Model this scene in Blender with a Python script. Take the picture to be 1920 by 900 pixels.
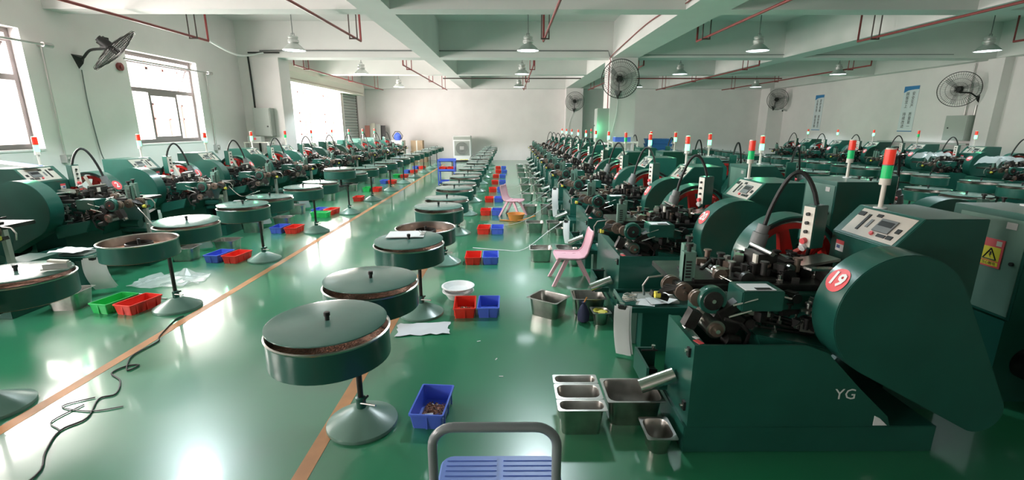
import bpy, bmesh, math, random
from mathutils import Vector, Matrix
PI = math.pi
rnd = random.Random(7)
S = bpy.context.scene
COL = S.collection
for o in list(bpy.data.objects): bpy.data.objects.remove(o)

# ------------------------------------------------------------------ camera, world, light
cd = bpy.data.cameras.new('camera'); cam = bpy.data.objects.new('camera', cd); COL.objects.link(cam)
cam.location = (0, 0, 1.7)
cam.rotation_euler = (math.radians(90-13.73), 0, math.radians(-0.316))
cd.sensor_width = 36; cd.lens = 880/1920*36; cd.clip_start = .02; cd.clip_end = 200
S.camera = cam
S.view_settings.view_transform = 'Standard'; S.view_settings.look = 'None'
S.view_settings.gamma = 1; S.view_settings.use_curve_mapping = False
S.view_settings.exposure = 0.28
w = bpy.data.worlds.new('sky'); S.world = w; w.use_nodes = True
bg = w.node_tree.nodes['Background']; bg.inputs[0].default_value = (1.0, .95, .92, 1); bg.inputs[1].default_value = 6.0
XL, XR, YB, YN, ZC = -7.0, 13.0, 23.8, -6.0, 4.27
WIN = [(5.2, 7.25), (9.15, 11.15)]; WINB = [(-3.6, -1.6), (0.9, 2.95)]
DOOR = (15.25, 20.2, 3.07)
def area(name, loc, rot, sx, sy, e, col):
    l = bpy.data.lights.new(name, 'AREA'); l.shape = 'RECTANGLE'; l.size = sx; l.size_y = sy; l.energy = e; l.color = col
    o = bpy.data.objects.new(name, l); o.location = loc; o.rotation_euler = rot; COL.objects.link(o); return o
DAY = (1.0, .93, .88)
for i, (a, b) in enumerate(WINB+WIN):     # daylight falling in through the windows and the shutter door
    area('window_daylight', (XL-.42, (a+b)/2, 2.3), (0, -PI/2+.25, 0), 1.7, 1.9, 330, DAY)
area('door_daylight', (XL-.5, 17.7, 1.7), (0, -PI/2+.15, 0), 2.9, 4.4, 800, DAY)

# ------------------------------------------------------------------ materials
MATS = {}
def mat(name, col, rough=.5, metal=0, emit=None, estr=0, noise=0, nscale=8, bump=0, bscale=30, alpha=1, trans=0, coat=0, col2=None, spec=.5):
    m = bpy.data.materials.new(name); m.use_nodes = True; nt = m.node_tree; b = nt.nodes['Principled BSDF']
    b.inputs['Base Color'].default_value = (*col, 1); b.inputs['Roughness'].default_value = rough; b.inputs['Metallic'].default_value = metal
    b.inputs['Specular IOR Level'].default_value = spec
    if coat: b.inputs['Coat Weight'].default_value = coat; b.inputs['Coat Roughness'].default_value = .08
    if emit: b.inputs['Emission Color'].default_value = (*emit, 1); b.inputs['Emission Strength'].default_value = estr
    if alpha < 1: b.inputs['Alpha'].default_value = alpha
    if trans: b.inputs['Transmission Weight'].default_value = trans
    tc = nt.nodes.new('ShaderNodeTexCoord')
    if noise:
        n = nt.nodes.new('ShaderNodeTexNoise'); n.inputs['Scale'].default_value = nscale; n.inputs['Detail'].default_value = 5
        nt.links.new(tc.outputs['Object'], n.inputs['Vector'])
        mx = nt.nodes.new('ShaderNodeMix'); mx.data_type = 'RGBA'
        r = nt.nodes.new('ShaderNodeMapRange'); r.inputs[1].default_value = .35; r.inputs[2].default_value = .65
        nt.links.new(n.outputs[0], r.inputs[0]); nt.links.new(r.outputs[0], mx.inputs[0])
        c2 = col2 or tuple(c*(1-noise) for c in col)
        mx.inputs[6].default_value = (*col, 1); mx.inputs[7].default_value = (*c2, 1)
        nt.links.new(mx.outputs[2], b.inputs['Base Color'])
    if bump:
        n = nt.nodes.new('ShaderNodeTexNoise'); n.inputs['Scale'].default_value = bscale; n.inputs['Detail'].default_value = 3
        nt.links.new(tc.outputs['Object'], n.inputs['Vector'])
        bp = nt.nodes.new('ShaderNodeBump'); bp.inputs['Strength'].default_value = bump; bp.inputs['Distance'].default_value = .02
        nt.links.new(n.outputs[0], bp.inputs['Height']); nt.links.new(bp.outputs[0], b.inputs['Normal'])
    MATS[name] = m; return m
mat('wall_paint', (.84, .79, .79), .75, noise=.05, nscale=1.5)
mat('ceiling_paint', (.78, .76, .75), .8, noise=.05, nscale=1.2)
mat('floor_epoxy', (.018, .21, .092), .30, noise=.3, nscale=.9, col2=(.03, .18, .10), bump=.10, bscale=2.2, coat=.7, spec=.8)
mat('tape', (.60, .27, .10), .45, noise=.25, nscale=5)
mat('green', (.013, .100, .075), .33, noise=.18, nscale=3, coat=.25)
mat('green_lid', (.105, .215, .185), .15, noise=.10, nscale=6)
mat('green_light', (.15, .27, .22), .3, noise=.1, nscale=5)
mat('dark_steel', (.055, .052, .05), .42, .6, noise=.5, nscale=14)
mat('steel', (.55, .53, .50), .28, 1, noise=.25, nscale=12)
mat('bright_steel', (.82, .80, .76), .2, 1)
mat('brass', (.23, .17, .135), .4, .6, noise=.3, nscale=15)
mat('copper_bits', (.55, .26, .16), .4, .7, noise=.6, nscale=60, bump=1, bscale=90)
mat('black', (.012, .012, .012), .5)
mat('grey_plastic', (.16, .17, .17), .45)
mat('red_paint', (.50, .018, .014), .3, noise=.2, nscale=6, coat=.3)
mat('pipe_red', (.26, .045, .045), .45)
mat('pipe_dark', (.09, .06, .055), .5)
mat('white', (.80, .80, .80), .5)
mat('paper', (.88, .88, .90), .7)
mat('offwhite', (.72, .68, .60), .5)
mat('panel', (.55, .50, .44), .45, noise=.08, nscale=6)
mat('grey_metal', (.42, .44, .41), .4, noise=.08, nscale=4)
mat('box_grey', (.40, .43, .40), .5)
mat('frame_alu', (.23, .20, .20), .45)
mat('galv', (.55, .53, .52), .35, .6)
mat('bin_red', (.78, .035, .02), .38)
mat('bin_blue', (.09, .16, .70), .38)
mat('bin_green', (.03, .55, .13), .38)
mat('deck_blue', (.15, .24, .62), .4)
mat('handle_grey', (.20, .22, .235), .32, coat=.3)
mat('pink', (.82, .46, .54), .4)
mat('orange', (.72, .28, .06), .5)
mat('yellow', (.80, .70, .10), .6)
mat('label_red', (.78, .10, .11), .45)
mat('cloth_blue', (.12, .17, .36), .85)
mat('cloth_white', (.66, .68, .72), .9)
mat('navy', (.025, .03, .075), .8)
mat('cardboard', (.47, .33, .21), .8, noise=.15, nscale=4)
mat('lamp_shell', (.55, .57, .55), .35, .5)
mat('lamp_lens', (.9, .95, 1), .4, emit=(.85, .95, 1), estr=5)
mat('red_lens', (.75, .03, .015), .25, emit=(1, .06, .03), estr=.25)
mat('green_lens', (.01, .5, .15), .25, emit=(.0, .7, .2), estr=.15)
mat('green_lit', (.1, .9, .4), .25, emit=(.12, 1.0, .38), estr=4.5)
mat('amber_lit', (.9, .3, .1), .25, emit=(1, .25, .05), estr=2)
mat('shutter', (.36, .38, .37), .5)
mat('sign_white', (.74, .78, .82), .5)
mat('sign_blue', (.04, .22, .50), .5)
mat('sign_yellow', (.85, .72, .04), .5)
mat('facade', (.80, .74, .70), .8)
mat('facade_red', (.60, .25, .22), .8)
mat('asphalt', (.45, .42, .40), .9)
mat('blue_crate', (.03, .12, .30), .5)
def special():
    m = bpy.data.materials.new('glass'); m.use_nodes = True; nt = m.node_tree; nt.nodes.clear()
    out = nt.nodes.new('ShaderNodeOutputMaterial'); mx = nt.nodes.new('ShaderNodeMixShader'); mx.inputs[0].default_value = .08
    t = nt.nodes.new('ShaderNodeBsdfTransparent'); g = nt.nodes.new('ShaderNodeBsdfGlossy'); g.inputs['Roughness'].default_value = .05
    nt.links.new(t.outputs[0], mx.inputs[1]); nt.links.new(g.outputs[0], mx.inputs[2]); nt.links.new(mx.outputs[0], out.inputs[0]); MATS['glass'] = m
    m = bpy.data.materials.new('plastic_film'); m.use_nodes = True; b = m.node_tree.nodes['Principled BSDF']
    b.inputs['Base Color'].default_value = (.8, .85, .85, 1); b.inputs['Roughness'].default_value = .2; b.inputs['Alpha'].default_value = .4; MATS['film'] = m
mat('fan_blade', (.22, .23, .23), .4, alpha=.45)
special()

# ------------------------------------------------------------------ mesh builder
class MB:
    def __init__(s): s.v = []; s.f = []; s.m = []; s.mats = []
    def mi(s, m):
        if m not in s.mats: s.mats.append(m)
        return s.mats.index(m)
    def add(s, vs, fs, m, M=None):
        k = len(s.v); mi = s.mi(m)
        for v in vs:
            v = Vector(v); s.v.append(M @ v if M else v)
        for f in fs: s.f.append([k+i for i in f]); s.m.append(mi)
        return s
    def box(s, lo, hi, m, M=None):
        x0, y0, z0 = lo; x1, y1, z1 = hi
        return s.add([(x0,y0,z0),(x1,y0,z0),(x1,y1,z0),(x0,y1,z0),(x0,y0,z1),(x1,y0,z1),(x1,y1,z1),(x0,y1,z1)],
                     [(3,2,1,0),(4,5,6,7),(0,1,5,4),(1,2,6,5),(2,3,7,6),(3,0,4,7)], m, M)
    def cbox(s, c, d, m, rot=None):
        M = Matrix.Translation(c)
        if rot: M = M @ Matrix.Rotation(rot[2], 4, 'Z') @ Matrix.Rotation(rot[1], 4, 'Y') @ Matrix.Rotation(rot[0], 4, 'X')
        return s.box((-d[0]/2,-d[1]/2,-d[2]/2), (d[0]/2,d[1]/2,d[2]/2), m, M)
    def loft(s, loops, m, cap0=True, cap1=True, M=None, closed=False):
        n = len(loops[0]); vs = [p for l in loops for p in l]; fs = []
        L = len(loops)
        for i in range(L if closed else L-1):
            j = (i+1) % L
            for k in range(n):
                k2 = (k+1) % n; fs.append((i*n+k, i*n+k2, j*n+k2, j*n+k))
        if not closed:
            if cap0: fs.append(tuple(range(n-1, -1, -1)))
            if cap1: fs.append(tuple((L-1)*n+k for k in range(n)))
        return s.add(vs, fs, m, M)
    def lathe(s, prof, m, c=(0,0,0), axis='Z', seg=24, M=None, cap0=True, cap1=True, closed=False):
        loops = []
        for r, h in prof:
            l = []
            for k in range(seg):
                a = 2*PI*k/seg; x, y = r*math.cos(a), r*math.sin(a)
                if axis == 'Z': p = (x, y, h)
                elif axis == 'Y': p = (y, h, x)
                else: p = (h, x, y)
                l.append((p[0]+c[0], p[1]+c[1], p[2]+c[2]))
            loops.append(l)
        return s.loft(loops, m, cap0, cap1, M, closed)
    def cyl(s, p0, p1, r, m, r2=None, seg=12):
        p0, p1 = Vector(p0), Vector(p1); d = p1-p0; q = d.to_track_quat('Z', 'Y').to_matrix().to_4x4()
        M = Matrix.Translation(p0) @ q
        return s.lathe([(r, 0), (r if r2 is None else r2, d.length)], m, seg=seg, M=M)
    def tube(s, pts, r, m, seg=8, closed=False):
        pts = [Vector(p) for p in pts]; loops = []; n = len(pts); up = Vector((0,0,1))
        for i, p in enumerate(pts):
            a = pts[i-1] if (i or closed) else p; b = pts[(i+1) % n] if (i < n-1 or closed) else p
            t = (b-a).normalized()
            if i == 0:
                x = t.cross(up)
                if x.length < .1: x = t.cross(Vector((1,0,0)))
            else: x = x-t*x.dot(t)
            x.normalize(); y = t.cross(x)
            loops.append([tuple(p+(x*math.cos(2*PI*k/seg)+y*math.sin(2*PI*k/seg))*r) for k in range(seg)])
        return s.loft(loops, m, closed=closed)
    def prism(s, poly, m, lo, hi, axis='Y', M=None):
        def P(a, b, h): return {'Y': (a, h, b), 'Z': (a, b, h), 'X': (h, a, b)}[axis]
        return s.loft([[P(a, b, lo) for a, b in poly], [P(a, b, hi) for a, b in poly]], m, M=M)
    def sheet(s, rows, m):
        n = len(rows[0]); vs = [p for r in rows for p in r]; fs = []
        for i in range(len(rows)-1):
            for k in range(n-1): fs.append((i*n+k, i*n+k+1, (i+1)*n+k+1, (i+1)*n+k))
        return s.add(vs, fs, m)
    def mesh(s, name, bevel=0):
        me = bpy.data.meshes.new(name); bm = bmesh.new()
        vs = [bm.verts.new(v) for v in s.v]
        for f, mi in zip(s.f, s.m):
            try: fc = bm.faces.new([vs[i] for i in f]); fc.material_index = mi; fc.smooth = True
            except ValueError: pass
        bmesh.ops.recalc_face_normals(bm, faces=bm.faces)
        if bevel:
            es = [e for e in bm.edges if len(e.link_faces) == 2 and e.calc_face_angle(0) > .7]
            bmesh.ops.bevel(bm, geom=es, offset=bevel, segments=2, affect='EDGES', clamp_overlap=True)
            for f in bm.faces: f.smooth = True
        for e in bm.edges:
            if len(e.link_faces) == 2 and e.calc_face_angle(0) > .55: e.smooth = False
        bm.to_mesh(me); bm.free()
        for m in s.mats: me.materials.append(MATS[m])
        return me
def rrect(w, d, z, r, n=5, c=(0, 0)):
    r = min(r, w*.999, d*.999); out = []
    for qx, qy, a0 in ((1,1,0),(-1,1,PI/2),(-1,-1,PI),(1,-1,1.5*PI)):
        for k in range(n):
            a = a0+PI/2*k/(n-1); out.append((c[0]+qx*(w-r)+r*math.cos(a), c[1]+qy*(d-r)+r*math.sin(a), z))
    return out
def tag(o, label=None, cat=None, group=None, kind=None):
    if label: o['label'] = label
    if cat: o['category'] = cat
    if group: o['group'] = group
    if kind: o['kind'] = kind
    return o
def thing(name, label, cat, loc=(0,0,0), rz=0, group=None):
    o = bpy.data.objects.new(name, None); o.empty_display_size = .1; COL.objects.link(o); o.location = loc; o.rotation_euler = (0,0,rz)
    return tag(o, label, cat, group)
def obj(name, mb, parent=None, bevel=0, loc=None, rz=0, label=None):
    o = bpy.data.objects.new(name, mb.mesh(name, bevel)); COL.objects.link(o)
    if parent: o.parent = parent
    if loc: o.location = loc
    if rz: o.rotation_euler = (0,0,rz)
    if label: o['label'] = label
    return o
def solo(name, mb, label, cat, group=None, loc=None, rz=0, bevel=0):
    return tag(obj(name, mb, None, bevel, loc, rz), label, cat, group)
def struct(name, mb, parent=None):
    o = obj(name, mb, parent)
    if not parent: o['kind'] = 'structure'
    return o
def copy_tree(o, parent=None):
    c = o.copy(); COL.objects.link(c)
    if parent: c.parent = parent
    for ch in KIDS.get(o.name, []): copy_tree(ch, c)
    return c
KIDS = {}
def register(o):
    for x in bpy.data.objects:
        if x.parent: KIDS.setdefault(x.parent.name, [])
    def rec(p):
        KIDS[p.name] = [x for x in bpy.data.objects if x.parent == p]
        for x in KIDS[p.name]: rec(x)
    rec(o)
ORD = ['nearest', 'second', 'third', 'fourth', 'fifth', 'sixth', 'seventh', 'eighth', 'ninth', 'tenth', 'eleventh', 'twelfth', 'thirteenth', 'fourteenth']
def text_mesh(txt, size, m, name, extrude=.0004, bold=0):
    c = bpy.data.curves.new(name, 'FONT'); c.body = txt; c.size = size; c.align_x = 'CENTER'; c.align_y = 'CENTER'; c.extrude = extrude; c.offset = bold; c.resolution_u = 2
    o = bpy.data.objects.new(name, c); COL.objects.link(o)
    dg = bpy.context.evaluated_depsgraph_get(); me = bpy.data.meshes.new_from_object(o.evaluated_get(dg))
    bpy.data.objects.remove(o); me.materials.clear(); me.materials.append(MATS[m]); me.name = name
    return me
def meshobj(name, me, parent=None, M=None):
    o = bpy.data.objects.new(name, me); COL.objects.link(o)
    if parent: o.parent = parent
    if M is not None: o.matrix_basis = M
    return o

# ------------------------------------------------------------------ room shell
b = MB(); b.box((XL-.3, YN-.3, -.2), (XR+.3, YB+.3, 0), 'floor_epoxy'); struct('floor', b)
b = MB(); b.box((XL-.3, YN-.3, ZC), (XR+.3, YB+.3, ZC+.2), 'ceiling_paint'); struct('ceiling', b)
b = MB(); b.box((XL-.3, YB, 0), (XR+.3, YB+.3, ZC), 'wall_paint'); struct('wall_back', b)
b = MB(); b.box((XL-.3, YN-.3, 0), (XR+.3, YN, ZC), 'wall_paint'); struct('wall_front', b)
b = MB(); b.box((XR, YN, 0), (XR+.3, YB, ZC), 'wall_paint'); struct('wall_right', b)
ZW0, ZW1 = 1.36, 3.05
b = MB(); y = YN
for a, c in WINB+WIN:
    b.box((XL-.3, y, 0), (XL, a, ZC), 'wall_paint'); b.box((XL-.3, a, 0), (XL, c, ZW0), 'wall_paint'); b.box((XL-.3, a, ZW1), (XL, c, ZC), 'wall_paint'); y = c
b.box((XL-.3, y, 0), (XL, DOOR[0], ZC), 'wall_paint'); b.box((XL-.3, DOOR[0], DOOR[2]), (XL, DOOR[1], ZC), 'wall_paint'); b.box((XL-.3, DOOR[1], 0), (XL, YB, ZC), 'wall_paint')
struct('wall_left', b)
# concrete beams and columns
n = 1
def beam(lo, hi):
    global n
    b = MB(); b.box(lo, hi, 'ceiling_paint'); struct('trim_%d' % n, b); n += 1
ZBM = 3.40
CROSS = [(-2.6, -2.1), (2.6, 3.1), (7.7, 8.05), (12.9, 13.4), (17.1, 17.5), (23.4, YB)]
for y0, y1 in CROSS: beam((XL, y0, ZBM), (XR, y1, ZC))
LONG = [(-2.28, -1.80), (2.67, 3.35), (7.1, 7.6), (XR-.35, XR)]
for x0, x1 in LONG:
    ys = YN
    for y0, y1 in CROSS:
        if y0 > ys: beam((x0, ys, ZBM), (x1, y0, ZC))
        ys = y1
b = MB(); b.box((2.66, 12.9, 0), (3.34, 13.8, ZBM), 'wall_paint'); struct('wall_column', b)
b = MB(); b.box((2.7, 23.2, 0), (3.5, YB, ZBM), 'wall_paint'); struct('wall_pilaster', b)
b = MB(); b.box((XL, 12.9, 0), (-5.97, 13.5, ZBM), 'wall_paint'); struct('wall_pier', b)
b = MB(); b.box((12.25, 23.0, 0), (XR, YB, ZBM), 'wall_paint'); struct('wall_corner', b)
b = MB(); b.box((12.75, 12.75, 0), (XR, 13.2, ZBM), 'wall_paint'); struct('wall_buttress', b)
# windows
def window(i, y0, y1):
    r = bpy.data.objects.new('window_%d' % i, None); COL.objects.link(r); r.location = (XL-.22, y0, ZW0); r['kind'] = 'structure'
    W = y1-y0; H = ZW1-ZW0; f = MB(); t = .07
    def bar(a, c): f.box((0, a[0], a[1]), (.07, c[0], c[1]), 'frame_alu')
    bar((0, 0), (W, t)); bar((0, H-t), (W, H)); bar((0, t), (t, H-t)); bar((W-t, t), (W, H-t)); zt = H*.60
    bar((t, zt-.04), (W-t, zt+.04)); bar((W*.30, t), (W*.30+.06, zt-.04)); bar((W*.68, t), (W*.68+.06, zt-.04))
    bar((W*.30+.06, zt-.10), (W*.68, zt-.04)); bar((W*.30+.06, t), (W*.68, t+.05))
    bar((t, H-t-.12), (W-t, H-t-.07))
    obj('window_frame', f, r)
    g = MB(); g.box((.03, t, t), (.036, W-t, zt-.04), 'glass'); obj('glass_pane', g, r)
    g = MB(); M = Matrix.Translation((0.0, t, H-t-.12)) @ Matrix.Rotation(.42, 4, 'Y')
    g.box((-.01, .02, -.52), (0, W-2*t-.02, 0), 'glass', M)
    for a, c in (((-.03, 0, -.55), (.01, W-2*t, -.50)), ((-.03, 0, -.55), (.01, .04, 0)), ((-.03, W-2*t-.04, -.55), (.01, W-2*t, 0))): g.box(a, c, 'frame_alu', M)
    obj('awning_pane', g, r)
    g = MB(); g.box((.0, -.0, -.03), (.24, W, 0), 'wall_paint'); obj('window_sill', g, r)
for i, (a, c) in enumerate(WINB+WIN): window(i+1, a, c)
# big roller shutter door
r = bpy.data.objects.new('door_1', None); COL.objects.link(r); r.location = (XL, DOOR[0], 0); r['kind'] = 'structure'
b = MB(); DW = DOOR[1]-DOOR[0]
for yy in (-.08, DW): b.box((-.02, yy, 0), (.05, yy+.08, 3.1), 'galv')
obj('door_rail', b, r)
b = MB(); b.prism([(0, 0), (.30, 0), (.42, .1), (.48, .28), (.42, .48), (.30, .56), (0, .56)], 'offwhite', -.6, DW+1.95)
b.box((.30, -.62, -.02), (.46, DW+1.97, .05), 'offwhite')
o = obj('shutter_housing', b, r); o.location = (0, 0, 3.0)
b = MB(); b.cyl((.38, .2, 3.0), (.38, DW*.55, 3.0), .018, 'white'); b.cyl((.38, DW*.58, 3.0), (.38, DW-.2, 3.0), .018, 'white')
obj('shutter_bar', b, r)
r = bpy.data.objects.new('door_2', None); COL.objects.link(r); r.location = (XL, 20.45, 0); r['kind'] = 'structure'
b = MB(); k = 0
while k*.12 < 3.0:
    b.prism([(.0, k*.12), (.035, k*.12+.01), (.05, k*.12+.06), (.035, k*.12+.11), (0, k*.12+.12)], 'shutter', 0, 1.75); k += 1
obj('shutter_curtain', b, r)
b = MB(); b.box((0, 1.75, 0), (.07, 1.87, 3.05), 'frame_alu'); b.box((0, -.1, 0), (.07, 0, 3.05), 'galv'); obj('shutter_rail', b, r)
# outside: yard and neighbouring building
b = MB(); b.box((-60, -40, -.3), (XL-.3, 70, -.05), 'asphalt'); struct('ground', b)
t = thing('building', 'pale neighbouring building seen bleached out through the windows and doorway', 'building', (-19, 20, -.05))
b = MB(); b.box((-8, -40, 0), (0, 40, 9), 'facade'); obj('wall', b, t)
for yy in range(-36, 38, 6):
    for zz in (.9, 4.6):
        b = MB()
        for a, c in (((0, 0, 0), (.06, 2.4, .1)), ((0, 0, 1.9), (.06, 2.4, 2)), ((0, 0, 0), (.06, .1, 2)), ((0, 2.3, 0), (.06, 2.4, 2)), ((0, 1.15, 0), (.06, 1.25, 1.2)), ((0, 0, 1.15), (.06, 2.4, 1.25))): b.box(a, c, 'facade_red')
        o = obj('window_frame', b, t); o.location = (0, yy, zz)
# floor tape
b = MB(); b.box((-2.96, -2, 0), (-2.88, 21.5, .0015), 'tape'); solo('floor_tape', b, 'long orange floor tape along the left row of drum stands', 'tape', 'floor marking tapes')
b = MB(); b.box((-1.08, -2, 0), (-1.0, 21.0, .0015), 'tape'); solo('floor_tape', b, 'long orange floor tape under the drum stands right of centre', 'tape', 'floor marking tapes')

# ------------------------------------------------------------------ ceiling lamps
LX = [-4.35, .38, 5.05, 9.75]; LY = [(5.65, 2), (10.16, 3), (14.64, 4), (19.43, 5)]
def make_lamp():
    r = thing('pendant_lamp', 'x', 'lamp', group='industrial pendant lamps under the ceiling')
    b = MB(); b.cyl((0,0,.30), (0,0,1.10), .008, 'grey_plastic'); b.cyl((0,0,1.08), (0,0,1.105), .04, 'grey_plastic'); b.tube([(-.03,0,.27),(-.03,0,.33),(.03,0,.33),(.03,0,.27)], .006, 'grey_plastic'); obj('rod', b, r)
    b = MB(); b.lathe([(.085,.14),(.105,.16),(.105,.20),(.085,.22),(.085,.235),(.095,.245),(.09,.275),(.03,.285)], 'lamp_shell', seg=20); obj('housing', b, r)
    b = MB(); b.lathe([(.222,0),(.225,.008),(.16,.075),(.10,.125),(.085,.14),(.08,.135),(.095,.12),(.155,.07),(.212,.012)], 'lamp_shell', seg=28, closed=True); obj('lamp_shade', b, r)
    b = MB(); b.lathe([(.212,.010),(.212,.016)], 'lamp_lens', seg=28); obj('lens', b, r)
    l = bpy.data.lights.new('lamp_light', 'SPOT'); l.energy = 340; l.spot_size = math.radians(128); l.spot_blend = .18; l.shadow_soft_size = .18; l.color = (.82, .95, 1.0)
    o = bpy.data.objects.new('lamp_light', l); COL.objects.link(o); o.parent = r; o.location = (0,0,-.01)
    register(r); return r
lamp0 = make_lamp(); first = True
for j, (ly, row) in enumerate(LY):
    for i, lx in enumerate(LX):
        o = lamp0 if first else copy_tree(lamp0); first = False
        o.location = (lx, ly, 3.165)
        side = ['at the far left', 'above the centre aisle', 'right of the column line', 'at the far right'][i]
        o['label'] = 'grey cone pendant lamp, %s row from the front, %s' % (['overhead front', 'nearest visible', 'middle', 'farthest'][j], side)

# ------------------------------------------------------------------ drum stands
def drum_mb():
    b = MB(); R = .283; H = .15
    b.lathe([(R-.02, 0), (R, .008), (R, H-.01)], 'green', seg=48, cap1=False)
    b.lathe([(R, H-.01), (R+.006, H), (R-.002, H+.004), (R-.008, H-.004), (R-.012, .02), (.001, .02)], 'steel', seg=48, cap0=False, cap1=False)
    b.lathe([(R-.014, .0), (R-.014, .075)], 'copper_bits', seg=40)
    return b
def lid_mb(dz=.0):
    b = MB(); b.lathe([(.262, .0), (.278, .003), (.278, .008), (.26, .011), (.001, .0115)], 'green_lid', seg=48); return b
def knob_mb():
    b = MB(); b.lathe([(.011, .011), (.011, .032), (.015, .034), (.015, .05), (.012, .053)], 'black', seg=12); return b
def divider_mb():
    b = MB(); b.lathe([(.10, .076), (.10, .125), (.095, .13), (.095, .08)], 'dark_steel', seg=24, closed=True); b.cyl((0,0,.07), (0,0,.16), .012, 'black'); return b
ZD = .60
def make_stand(open_near=False, open_far=False, raise_near=0, seed=0):
    q = random.Random(seed)
    r = thing('drum_stand', 'x', 'drum stand')
    b = MB(); b.lathe([(.20, 0), (.203, .012), (.20, .022), (.05, .105), (.035, .108)], 'green_light', seg=40); obj('base', b, r)
    b = MB(); b.lathe([(.028, .105), (.028, .17), (.018, .175)], 'green', seg=16)
    b.cyl((.0, -.02, .145), (.10, -.05, .150), .006, 'steel'); b.cyl((.02,-.02,.16),(.03,.03,.16),.008,'dark_steel'); obj('collar', b, r)
    b = MB(); b.cyl((0, 0, .17), (0, 0, .575), .0165, 'dark_steel'); obj('pole', b, r)
    b = MB(); b.cbox((0, 0, .575), (.06, .66, .02), 'black'); b.cbox((0, -.31, .589), (.12, .05, .018), 'black'); b.cbox((0, .31, .589), (.12, .05, .018), 'black'); b.cyl((0,0,.53),(0,0,.575),.03,'black'); obj('cross_arm', b, r)
    for sgn, op in ((-1, open_near), (1, open_far)):
        dz = raise_near if sgn < 0 else 0
        if dz:
            b = MB(); b.cyl((0, -.31, .59), (0, -.31, .60+dz), .02, 'black'); obj('riser', b, r)
        d = obj('drum', drum_mb(), r); d.location = (0, sgn*.325, ZD+dz)
        if op: o = obj('hub', divider_mb(), d)
        else:
            l = obj('lid', lid_mb(), r); l.location = (q.uniform(-.008, .008), sgn*.325+q.uniform(-.008, .008), ZD+.15+dz+.030)
            l.rotation_euler = (q.uniform(-.02, .05), q.uniform(-.03, .03), 0)
            obj('knob', knob_mb(), l)
    register(r); return r
proto = {False: None}
st0 = make_stand(seed=3); st_used = False
NST = 12; PITCH = 1.655
def put_stand(x, y, rz, label, group, variant=None):
    global st_used
    if variant: o = variant
    elif not st_used: o = st0; st_used = True
    else: o = copy_tree(st0)
    o.location = (x, y, 0); o.rotation_euler = (0, 0, rz); o['label'] = label; o['group'] = group; return o
for k in range(NST):
    v = make_stand(open_far=True, seed=11) if k == 1 else None
    ex = ', one drum open' if k == 1 else ''
    put_stand((-.86 if k == 0 else -.82)+rnd.uniform(-.01, .01), 2.43+PITCH*k, rnd.uniform(-.04, .04), 'green twin-drum stand, %s in the row right of the tape%s' % (ORD[k], ex), 'drum stands in the centre row', v)
for k in range(NST):
    v = make_stand(open_near=True, seed=5) if k == 1 else (make_stand(raise_near=.13, seed=6) if k == 4 else None)
    ex = ', one drum open' if k == 1 else (', one drum raised higher' if k == 4 else '')
    put_stand(-3.17+rnd.uniform(-.02, .02), 2.58+PITCH*k, rnd.uniform(-.05, .05), 'green twin-drum stand, %s in the left row facing the window wall%s' % (ORD[k], ex), 'drum stands in the left row', v)
for k in range(9):
    put_stand(6.25, 5.0+PITCH*k, rnd.uniform(-.1, .1), 'green twin-drum stand, %s in the far aisle behind the middle machines' % ORD[k], 'drum stands in the far aisle, left side')
for k in range(8):
    put_stand(8.0, 7.6+PITCH*k, rnd.uniform(-.1, .1), 'green twin-drum stand, %s in the far aisle before the right-wall machines' % ORD[k], 'drum stands in the far aisle, right side')

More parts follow.
